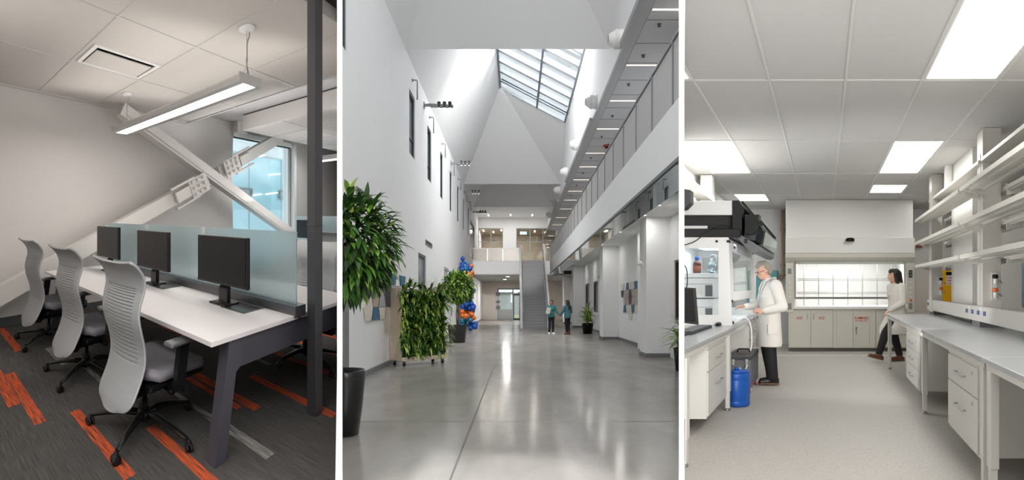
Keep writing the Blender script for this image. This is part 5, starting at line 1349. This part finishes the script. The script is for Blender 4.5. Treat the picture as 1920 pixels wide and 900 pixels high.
def chain(mb, pts, rs):
    for i in range(len(pts)-1): cap(mb, pts[i], rs[i], pts[i+1], rs[i+1])
def loft(mb, secs, n=28):
    """closed body through elliptical sections (centre x, y, z, half depth, half width)"""
    R = [[mb.bm.verts.new((x + a*math.cos(2*PI*i/n), y + b*math.sin(2*PI*i/n), z)) for i in range(n)] for x, y, z, a, b in secs]
    for A, B_ in zip(R, R[1:]):
        for i in range(n): mb.face([A[i], A[(i+1) % n], B_[(i+1) % n], B_[i]])
    mb.face(R[0][::-1]); mb.face(R[-1])
def fuse(v, it=4): return [('REMESH', dict(mode='VOXEL', voxel_size=v, use_smooth_shade=True)), ('SMOOTH', dict(factor=.5, iterations=it))]
def hand(mb, w, d, side, curl=.5, spread=.018, up=(0, 0, 1), thumb=1):
    """palm, four unequal bent fingers and a thumb: w wrist, d pointing direction, up the back of the hand"""
    w, d, up = V(w), V(d).normalized(), V(up); lat = d.cross(up).normalized(); up = lat.cross(d)
    k = w + d*.085
    for s in (-.026, -.009, .009, .026): cap(mb, w + lat*s*.6 + d*.01, .014, k + lat*s, .0125, 8)
    for s, L in ((-1.5, .062), (-.5, .076), (.5, .082), (1.5, .07)):
        p = k + lat*s*spread; dd = d
        for seg in (.45, .32, .23):
            dd = (dd - up*curl*.75).normalized(); q = p + dd*L*seg; cap(mb, p, .0088, q, .0078, 8); p = q
    p = w + d*.03 + lat*thumb*.026
    for dv, l in ((d*.6 + lat*thumb*.7 - up*.2, .035), (d*.9 + lat*thumb*.25 - up*.3, .03), (d*1.0 - up*.35, .022)):
        q = p + dv.normalized()*l; cap(mb, p, .0115, q, .0095, 8); p = q
def head(mb, c, yaw, pitch, s=1.0):
    """head with brow, nose, lips, chin, jaw and ears; returns its rotation"""
    R = Matrix.Rotation(yaw, 3, 'Z') @ Matrix.Rotation(pitch, 3, 'Y'); c = V(c)
    def at(x, y, z): return c + R @ (V((x, y, z))*s)
    def blob(x, y, z, rx, ry, rz):
        b = bmesh.new(); bmesh.ops.create_uvsphere(b, u_segments=16, v_segments=10, radius=1)
        mb.merge(b, Matrix.Translation(at(x, y, z)) @ R.to_4x4() @ Matrix.Diagonal((rx*s, ry*s, rz*s, 1)))
    blob(-.008, 0, .03, .098, .076, .092); blob(.02, 0, -.03, .072, .064, .085); blob(.05, 0, -.088, .034, .034, .026)
    blob(.078, 0, .028, .022, .052, .014)
    cap(mb, at(.088, 0, .012), .010*s, at(.112, 0, -.022), .014*s, 8); blob(.098, 0, -.026, .014, .018, .010)
    blob(.085, 0, -.055, .014, .026, .007); blob(.083, 0, -.067, .013, .023, .007)
    for e in (-1, 1): blob(-.005, e*.078, -.005, .022, .01, .033); blob(.062, e*.042, -.02, .026, .022, .022)
    return R, at
def person(label, cat_yaw, fr, x, y, P, skin, scale=1.0, voxel=.007):
    t = Thing('person', label, 'person', fr, x, y, 0)
    t.fr.M = Matrix.Rotation(cat_yaw, 3, 'Z') * scale
    mb = MB()
    loft(mb, [(P['pel'][0], P['pel'][1], P['pel'][2]-.1, .07, .10), (P['pel'][0], P['pel'][1], P['pel'][2], .085, .12), ((P['pel'][0]+P['chest'][0])/2, 0, (P['pel'][2]+P['chest'][2])/2, .08, .12), (P['chest'][0], 0, P['chest'][2], .09, .135), (P['chest'][0], 0, P['chest'][2]+.07, .07, .13), (P['neck'][0], 0, P['neck'][2]-.04, .045, .055)])
    cap(mb, P['neck'], .056, V(P['head'])-V((.01, 0, .05)), .052)
    for s in 'LR':
        chain(mb, [P['sh'+s], P['el'+s], P['wr'+s]], [.045, .04, .028])
        chain(mb, [P['hip'+s], P['kn'+s], P['an'+s]], [.062, .048, .036])
        h = P.get('hand'+s, {}); d = V(P['wr'+s])-V(P['el'+s])
        hand(mb, P['wr'+s], h.get('d', d), s, h.get('curl', .35), up=h.get('up', (0, 0, 1)), thumb=h.get('thumb', 1))
    R, at = head(mb, P['head'], P.get('yaw', 0), P.get('pitch', 0), P.get('hs', 1))
    body = t.part('body', mb, skin, mods=fuse(voxel, 3))
    for e in (-1, 1):
        mb = MB(); c = at(.074, e*.033, .004); b = bmesh.new(); bmesh.ops.create_uvsphere(b, u_segments=12, v_segments=8, radius=.0115); mb.sm = True
        mb.merge(b, Matrix.Translation(c)); mb.mi = 1
        b = bmesh.new(); bmesh.ops.create_uvsphere(b, u_segments=10, v_segments=6, radius=.0085); mb.merge(b, Matrix.Translation(at(.0795, e*.033, .004)))
        t.part('eye', mb, [EQW, BLACKM])
    mb = MB()
    for e in (-1, 1): mb.tube([at(.086, e*.018, .03), at(.088, e*.035, .035), at(.078, e*.055, .028)], .0045, 6)
    t.part('eyebrow', mb, P['hairmat'])
    return t, R, at
def trousers(t, P, m, r=(.115, .088, .066), low=.05):
    mb = MB(); px, py, pz = P['pel']
    loft(mb, [(px, py, pz-.12, .115, .15), (px, py, pz, .115, .155), (px, py, pz+.08, .105, .14)])
    for s in 'LR':
        a = V(P['an'+s]); chain(mb, [P['hip'+s], P['kn'+s], a + V((0, 0, low-.04))], r)
    t.part('trousers', mb, m, mods=fuse(.012, 5))
def shoe(t, P, s, m, sole, boot=0, yaw=0, tilt=0):
    a = V(P['an'+s]); M = Matrix.Rotation(yaw, 3, 'Z') @ Matrix.Rotation(tilt, 3, 'Y')
    def f(x, y, z): return a + M @ V((x, y, z-.08))
    mb = MB()
    cap(mb, f(-.05, 0, .045), .043, f(.06, 0, .045), .045); cap(mb, f(.06, 0, .042), .045, f(.155, .0, .032), .036); cap(mb, f(0, 0, .06), .05, f(0, 0, .10+boot), .052)
    sh = t.part('shoe', mb, m, mods=fuse(.008, 4))
    mb = MB(); out = [(-.095, 0), (-.085, .03), (-.03, .04), (.05, .042), (.12, .046), (.17, .035), (.195, 0), (.17, -.035), (.12, -.046), (.05, -.042), (-.03, -.04), (-.085, -.03)]
    lo = [mb.bm.verts.new(f(x, y, .0)) for x, y in out]; hi = [mb.bm.verts.new(f(x, y, .022)) for x, y in out]
    mb.face(lo[::-1]); mb.face(hi)
    for i in range(12): mb.face([lo[i], lo[(i+1) % 12], hi[(i+1) % 12], hi[i]])
    t.part('sole', mb, sole, parent=sh)
def hairmesh(t, at, R, parts, m):
    mb = MB()
    for p, r, q, r2 in parts: cap(mb, at(*p), r, at(*q), r2)
    return t.part('hair', mb, m, mods=fuse(.008, 3))

# --- man in a lab coat at the enclosure; local +x is the way he faces
Pm = dict(pel=(0, 0, .93), chest=(.0, 0, 1.30), neck=(.015, 0, 1.475), head=(.085, 0, 1.615), pitch=.34, yaw=.05, hairmat=HAIRG,
          shL=(-.02, .185, 1.40), elL=(-.10, .235, 1.10), wrL=(.14, .19, 1.045), handL=dict(curl=1.1, up=(0, .8, .5), thumb=-1, d=(1, -.1, .15)),
          shR=(-.02, -.185, 1.40), elR=(.05, -.25, 1.13), wrR=(.29, -.16, 1.10), handR=dict(curl=.42, up=(.0, -.5, .8), thumb=-1, d=(1, .1, .02)),
          hipL=(.0, .09, .9), knL=(.03, .10, .50), anL=(-.0, .11, .09), hipR=(0, -.09, .9), knR=(.0, -.09, .5), anR=(-.075, -.10, .09))
t, R, at = person('man with grey hair and glasses in a white lab coat working at the enclosure', PI-.06, HALL, LAB.P(-.80, 9.4, 0).x, 9.4, Pm, SKIN, 1.03, .006)
t.o.location.z = LAB.P(-.8, 9.4, 0).z
mb = MB()
loft(mb, [(.01, 0, .535, .165, .215), (.0, 0, .60, .165, .21), (.0, 0, .75, .155, .2), (.0, 0, .93, .145, .195), (.0, 0, 1.10, .132, .18), (.0, 0, 1.25, .14, .19), (-.01, 0, 1.36, .125, .2), (-.01, 0, 1.43, .095, .175), (.0, 0, 1.475, .07, .09)])
for s in 'LR': chain(mb, [Pm['sh'+s], Pm['el'+s], V(Pm['wr'+s]) - (V(Pm['wr'+s])-V(Pm['el'+s])).normalized()*.02], [.088, .072, .052])
ct = t.part('lab_coat', mb, COAT, mods=fuse(.011, 5) + [('DISPLACE', dict(strength=0))])
mb = MB()
for s in (-1, 1): mb.tube([(.0, s*.085, 1.50), (.075, s*.075, 1.46), (.125, s*.05, 1.36), (.148, s*.012, 1.18)], [.02, .024, .02, .006], 8, flat=.5)
mb.tube([(-.075, .0, 1.50), (-.06, .06, 1.51), (.0, .085, 1.50)], .02, 8, flat=.7); mb.tube([(-.075, .0, 1.50), (-.06, -.06, 1.51), (.0, -.085, 1.50)], .02, 8, flat=.7)
t.part('collar', mb, COAT, parent=ct)
t.part('pocket', MB().box(-.05, .09, .198, .208, .72, .86, bev=.004), COAT, parent=ct)
t.part('shirt', MB().lathe([(.062, 1.44), (.06, 1.5), (.056, 1.512)], 18, (.022, 0, 0)), EQW)
trousers(t, Pm, BLACKCL, (.088, .09, .08), .06)
for s in 'LR': shoe(t, Pm, s, SHOEK, SOLE)
hairmesh(t, at, R, [((-.03, 0, .065), .078, (.015, 0, .085), .062), ((-.045, 0, .03), .082, (-.06, 0, -.02), .066), ((.03, -.02, .105), .03, (.085, .02, .085), .022), ((.02, .03, .1), .03, (.075, .035, .075), .022),
                    ((-.02, .07, .03), .022, (-.03, .066, -.03), .018), ((-.02, -.07, .03), .022, (-.03, -.066, -.03), .018)], HAIRG)
mb = MB()
for e in (-1, 1):
    c = [at(.098 + .0*k, e*.033 + .021*math.cos(2*PI*k/14), .0 + .015*math.sin(2*PI*k/14)) for k in range(15)]
    mb.tube(c, .0022, 6, cap=False); mb.tube([at(.096, e*.054, .003), at(.04, e*.076, .008), at(-.01, e*.083, .002)], .0026, 6)
mb.tube([at(.099, -.012, .004), at(.101, 0, .008), at(.099, .012, .004)], .0022, 6)
t.part('glasses', mb, BLACK, label='dark framed glasses')

# --- woman in a lab coat walking behind the right bench
Pw = dict(pel=(0, 0, .92), chest=(.02, 0, 1.26), neck=(.02, 0, 1.43), head=(.05, 0, 1.565), pitch=.05, hairmat=HAIRD,
          shL=(.01, .165, 1.36), elL=(.02, .215, 1.08), wrL=(.22, .19, .95), handL=dict(curl=.6), shR=(.01, -.165, 1.36), elR=(-.1, -.21, 1.09), wrR=(-.02, -.2, .87), handR=dict(curl=.5),
          hipL=(.03, .085, .88), knL=(.25, .085, .53), anL=(.37, .085, .13), hipR=(-.02, -.085, .88), knR=(.0, -.085, .48), anR=(-.10, -.085, .09))
wx = LAB.P(1.38, 12.15, 0)
t, R, at = person('woman with long dark hair in a white lab coat walking past the bench end', PI, HALL, wx.x, wx.y, Pw, SKIN, 1.04, .009)
t.o.location.z = wx.z
mb = MB()
loft(mb, [(.03, 0, .50, .27, .20), (.05, 0, .62, .245, .2), (.02, 0, .80, .18, .185), (.0, 0, .95, .14, .175), (.0, 0, 1.08, .12, .155), (.015, 0, 1.22, .13, .17), (.01, 0, 1.34, .11, .175), (.01, 0, 1.40, .08, .14), (.015, 0, 1.435, .065, .08)])
for s in 'LR': chain(mb, [Pw['sh'+s], Pw['el'+s], V(Pw['wr'+s])], [.075, .065, .05])
ct = t.part('lab_coat', mb, COAT, mods=fuse(.012, 5))
mb = MB()
for s in (-1, 1): mb.tube([(-.02, s*.07, 1.45), (.07, s*.065, 1.42), (.12, s*.04, 1.32), (.145, s*.01, 1.16)], [.018, .02, .018, .006], 8, flat=.5)
t.part('collar', mb, COAT, parent=ct)
trousers(t, Pw, BLACKCL, (.085, .075, .058), .08)
shoe(t, Pw, 'L', SHOEB, SOLE, boot=.06, tilt=-.25); shoe(t, Pw, 'R', SHOEB, SOLE, boot=.06)
hairmesh(t, at, R, [((-.03, 0, .06), .08, (.03, 0, .08), .06), ((-.05, 0, .03), .085, (-.075, 0, -.09), .07), ((-.08, 0, -.08), .068, (-.12, 0, -.22), .045), ((.015, .068, .04), .032, (-.02, .07, -.15), .035), ((.015, -.068, .04), .032, (-.02, -.07, -.15), .035), ((.04, 0, .1), .03, (.075, .02, .07), .02)], HAIRD)

# --- two women talking in the atrium
Pa = dict(pel=(0, 0, .90), chest=(.01, 0, 1.24), neck=(.01, 0, 1.41), head=(.03, 0, 1.545), yaw=-.5, pitch=.05, hairmat=HAIRD,
          shR=(.0, -.16, 1.34), elR=(-.03, -.215, 1.08), wrR=(.14, -.10, 1.08), handR=dict(curl=.8, d=(.3, .9, .1)), shL=(.0, .16, 1.34), elL=(.03, .27, 1.08), wrL=(.12, .42, .90), handL=dict(curl=.4, d=(.3, .7, -.3)),
          hipL=(.0, .08, .87), knL=(.03, .085, .48), anL=(.0, .09, .09), hipR=(0, -.08, .87), knR=(.02, -.085, .48), anR=(.0, -.10, .09))
t, R, at = person('woman in a teal top holding papers in the atrium, facing the viewer', -PI/2+.25, HALL, 1.69, 30.5, Pa, SKINM, .985, .01)
mb = MB()
loft(mb, [(0, 0, .83, .135, .178), (0, 0, .95, .128, .168), (0, 0, 1.06, .105, .14), (.01, 0, 1.2, .125, .16), (.0, 0, 1.31, .105, .17), (.0, 0, 1.38, .075, .13), (.01, 0, 1.41, .06, .07)])
for s in 'LR': chain(mb, [Pa['sh'+s], Pa['el'+s], V(Pa['wr'+s])], [.068, .056, .042])
t.part('top', mb, TEALCL, mods=fuse(.012, 4)); trousers(t, Pa, BLACKCL, (.084, .068, .052), .05)
for s in 'LR': shoe(t, Pa, s, SHOEW, EQW, yaw=.25 if s == 'L' else -.3)
hairmesh(t, at, R, [((-.03, 0, .06), .08, (.02, 0, .075), .062), ((-.05, 0, .03), .078, (-.07, 0, -.06), .05), ((-.1, 0, -.02), .04, (-.13, 0, -.08), .032), ((.005, .066, .045), .03, (-.035, .068, -.045), .028), ((.005, -.066, .045), .03, (-.035, -.068, -.045), .028), ((.04, 0, .105), .03, (.06, .03, .085), .022), ((.04, 0, .105), .03, (.06, -.03, .085), .022)], HAIRD)
pp = solo('paper_sheaf', 'sheaf of white papers held by the woman in the teal top', 'papers', MB().box(-.012, .012, -.11, .11, -.15, .15, bev=.004), PAPER, HALL, at=(1.69-.15, 30.5-.30, 1.14), yaw=-PI/2+.5)
pp.rotation_euler = (0, .25, 0)
Pb = dict(pel=(0, 0, .90), chest=(.01, 0, 1.24), neck=(.01, 0, 1.41), head=(.03, 0, 1.545), yaw=.2, pitch=.05, hairmat=HAIRD,
          shL=(.0, .16, 1.34), elL=(.06, .26, 1.08), wrL=(.2, .30, .93), handL=dict(curl=.4, d=(.6, .4, -.3)), shR=(.0, -.16, 1.34), elR=(.0, -.2, 1.07), wrR=(.14, -.14, .96), handR=dict(curl=.6),
          hipL=(.0, .08, .87), knL=(.02, .075, .48), anL=(.0, .06, .09), hipR=(0, -.08, .87), knR=(.02, -.07, .48), anR=(-.03, -.05, .09))
t, R, at = person('woman in a teal denim jacket seen from behind in the atrium', PI-1.0, HALL, 2.45, 30.2, Pb, SKINM, .985, .01)
mb = MB()
loft(mb, [(0, 0, .80, .145, .188), (0, 0, .95, .14, .18), (0, 0, 1.06, .12, .16), (.01, 0, 1.2, .135, .175), (.0, 0, 1.31, .115, .18), (.0, 0, 1.38, .085, .145), (.01, 0, 1.42, .07, .085)])
for s in 'LR': chain(mb, [Pb['sh'+s], Pb['el'+s], V(Pb['wr'+s])], [.078, .066, .05])
t.part('jacket', mb, DENIM, mods=fuse(.012, 4)); trousers(t, Pb, BLACKCL, (.084, .068, .052), .09)
for s in 'LR': shoe(t, Pb, s, SHOEB, SOLE, boot=.05)
hairmesh(t, at, R, [((-.03, 0, .06), .083, (.02, 0, .078), .064), ((-.05, 0, .03), .088, (-.075, 0, -.10), .085), ((-.08, 0, -.08), .085, (-.115, 0, -.30), .075), ((-.02, .07, .0), .032, (-.06, .08, -.18), .04), ((-.02, -.07, .0), .032, (-.06, -.08, -.18), .04)], HAIRD)

# ================================================================== LAMPS
W = (1, .955, .90)
# office: the two pendants, plus unseen fill lamps added to brighten the room; window daylight comes from the sky
area_in(OFFICE, 2.43, 3.15, 2.59, .25, 4.4, 34, W)
area_in(OFFICE, 2.43, 3.15, 2.70, 1.6, 4.4, 16, W, True)
area_in(OFFICE, 6.4, 3.75, 2.44, .3, 2.2, 22, (1, .97, .93))
area_in(OFFICE, 7.9, 4.25, 2.9, .5, .7, 6, (1, .97, .93))  # unseen fill added for the wall beyond the post
area_in(OFFICE, 5.9, 3.75, 1.7, 1.2, 2.2, 9, (.98, .98, 1), True)  # unseen upward fill added below the far ceiling panel
area_in(OFFICE, 4.52, 3.45, 2.75, .8, 4, 12, (.98, .98, 1), True)  # unseen upward fill added for the ceiling gap
area(V((-1.5, .4, 2.5)), (math.radians(92), 0, math.radians(28)), 2.0, 1.6, 78, (1, .97, .93))  # unseen front fill added for the chairs and desk
area_in(OFFICE, .1, 2.6, 2.75, .3, 4, 18, W)  # unseen downward fill added left of the view
area_in(OFFICE, .0, 2.6, 1.4, 1.2, 4, 34, W, True)  # unseen upward fill added left of the view
# atrium: daylight through each skylight, then fixture lamps and added fill
for (d0, d1), p in zip(((-2.3, 17.6), (17.6, 37.4), (37.4, 46.0)), (1450, 3700, 3200)):
    area((1.4, (d0+d1)/2-3.5*(d0 > 10), 13.4), (math.radians(18)*(d0 > 10), math.radians(-20), 0), 3.6, (d1-d0)*.4, p, (1, .99, .98))
spot((-.2, 2.2, 7.6), (-.3, 46, 4.6), 24000, math.radians(9.5), .6, .3, (1, .99, .97))  # unseen narrow spot added to brighten the far landing
for u in (-2.15, -.4, 1.3): area((u, 50.2, 8.39), (0, 0, 0), .1, .9, 18, (1, .96, .9))
for u, d in ((-2.7, 53.5), (-1.9, 54.5), (-1.2, 53.2), (1.6, 54), (2.6, 55)): area((u, d, 7.54), (0, 0, 0), .1, 1.1, 50, (1, .92, .8))
for u, d in ((-.6, 47.5), (-.9, 53)): area((u, d, 3.44), (0, 0, 0), .25, .25, 150, (1, .96, .9))
for d in (12.9, 15.9, 18.7, 21.7, 25.2, 27.7, 30.6, 33.7, 36.6, 40, 44, 48): area((3.3, d, 7.375), (0, 0, 0), 1.05, .07, 18, (1, .95, .9))
for d in (15.3, 17.0, 21, 25.4, 29.5, 34, 38, 43, 49, 54): area((3.42, d, 3.79), (0, 0, 0), .1, .1, 9, (1, .97, .93))
area((0, -1.5, 4.6), (math.radians(78), 0, 0), 5, 3, 430, (1, .98, .95))  # unseen front fill added behind the camera
area((2.6, .6, 2.0), (math.radians(80), 0, math.radians(-25)), 2.5, 1.6, 150, (1, .98, .95))  # unseen front fill added for the laboratory
# unseen spots added to whiten the partition ends
for x, k in ((-.907, 2.2), (.855, 1.5)):
    spot((x, 2.55, 6.2), (x, 3.3, 1.9), 900*k, math.radians(46), .3, .03)
    spot((x, 2.7, -.6), (x, 3.3, 1.4), 260*k, math.radians(60), .3, .03)

area(LAB.P(.4, 7.4, 1.2), (math.radians(112), 0, math.radians(-20)), 1.6, .8, 20, (1, .99, .97))  # unseen fill added to lift the hood and its cabinets
area((.3, 23, 10.9), (math.radians(80), 0, 0), 2.4, 1.2, 150, (1, .99, .97))  # unseen lamp added to brighten the far face of the roof well
wl = area(OFFICE.P(4.0, 3.3, 1.7), (0, 0, 0), 1.2, 1.2, 9, (1, .97, .94)); wl.rotation_euler = OFFICE.M.col[1].to_track_quat('-Z', 'Y').to_euler()  # unseen lamp added to brighten the wall behind the brace
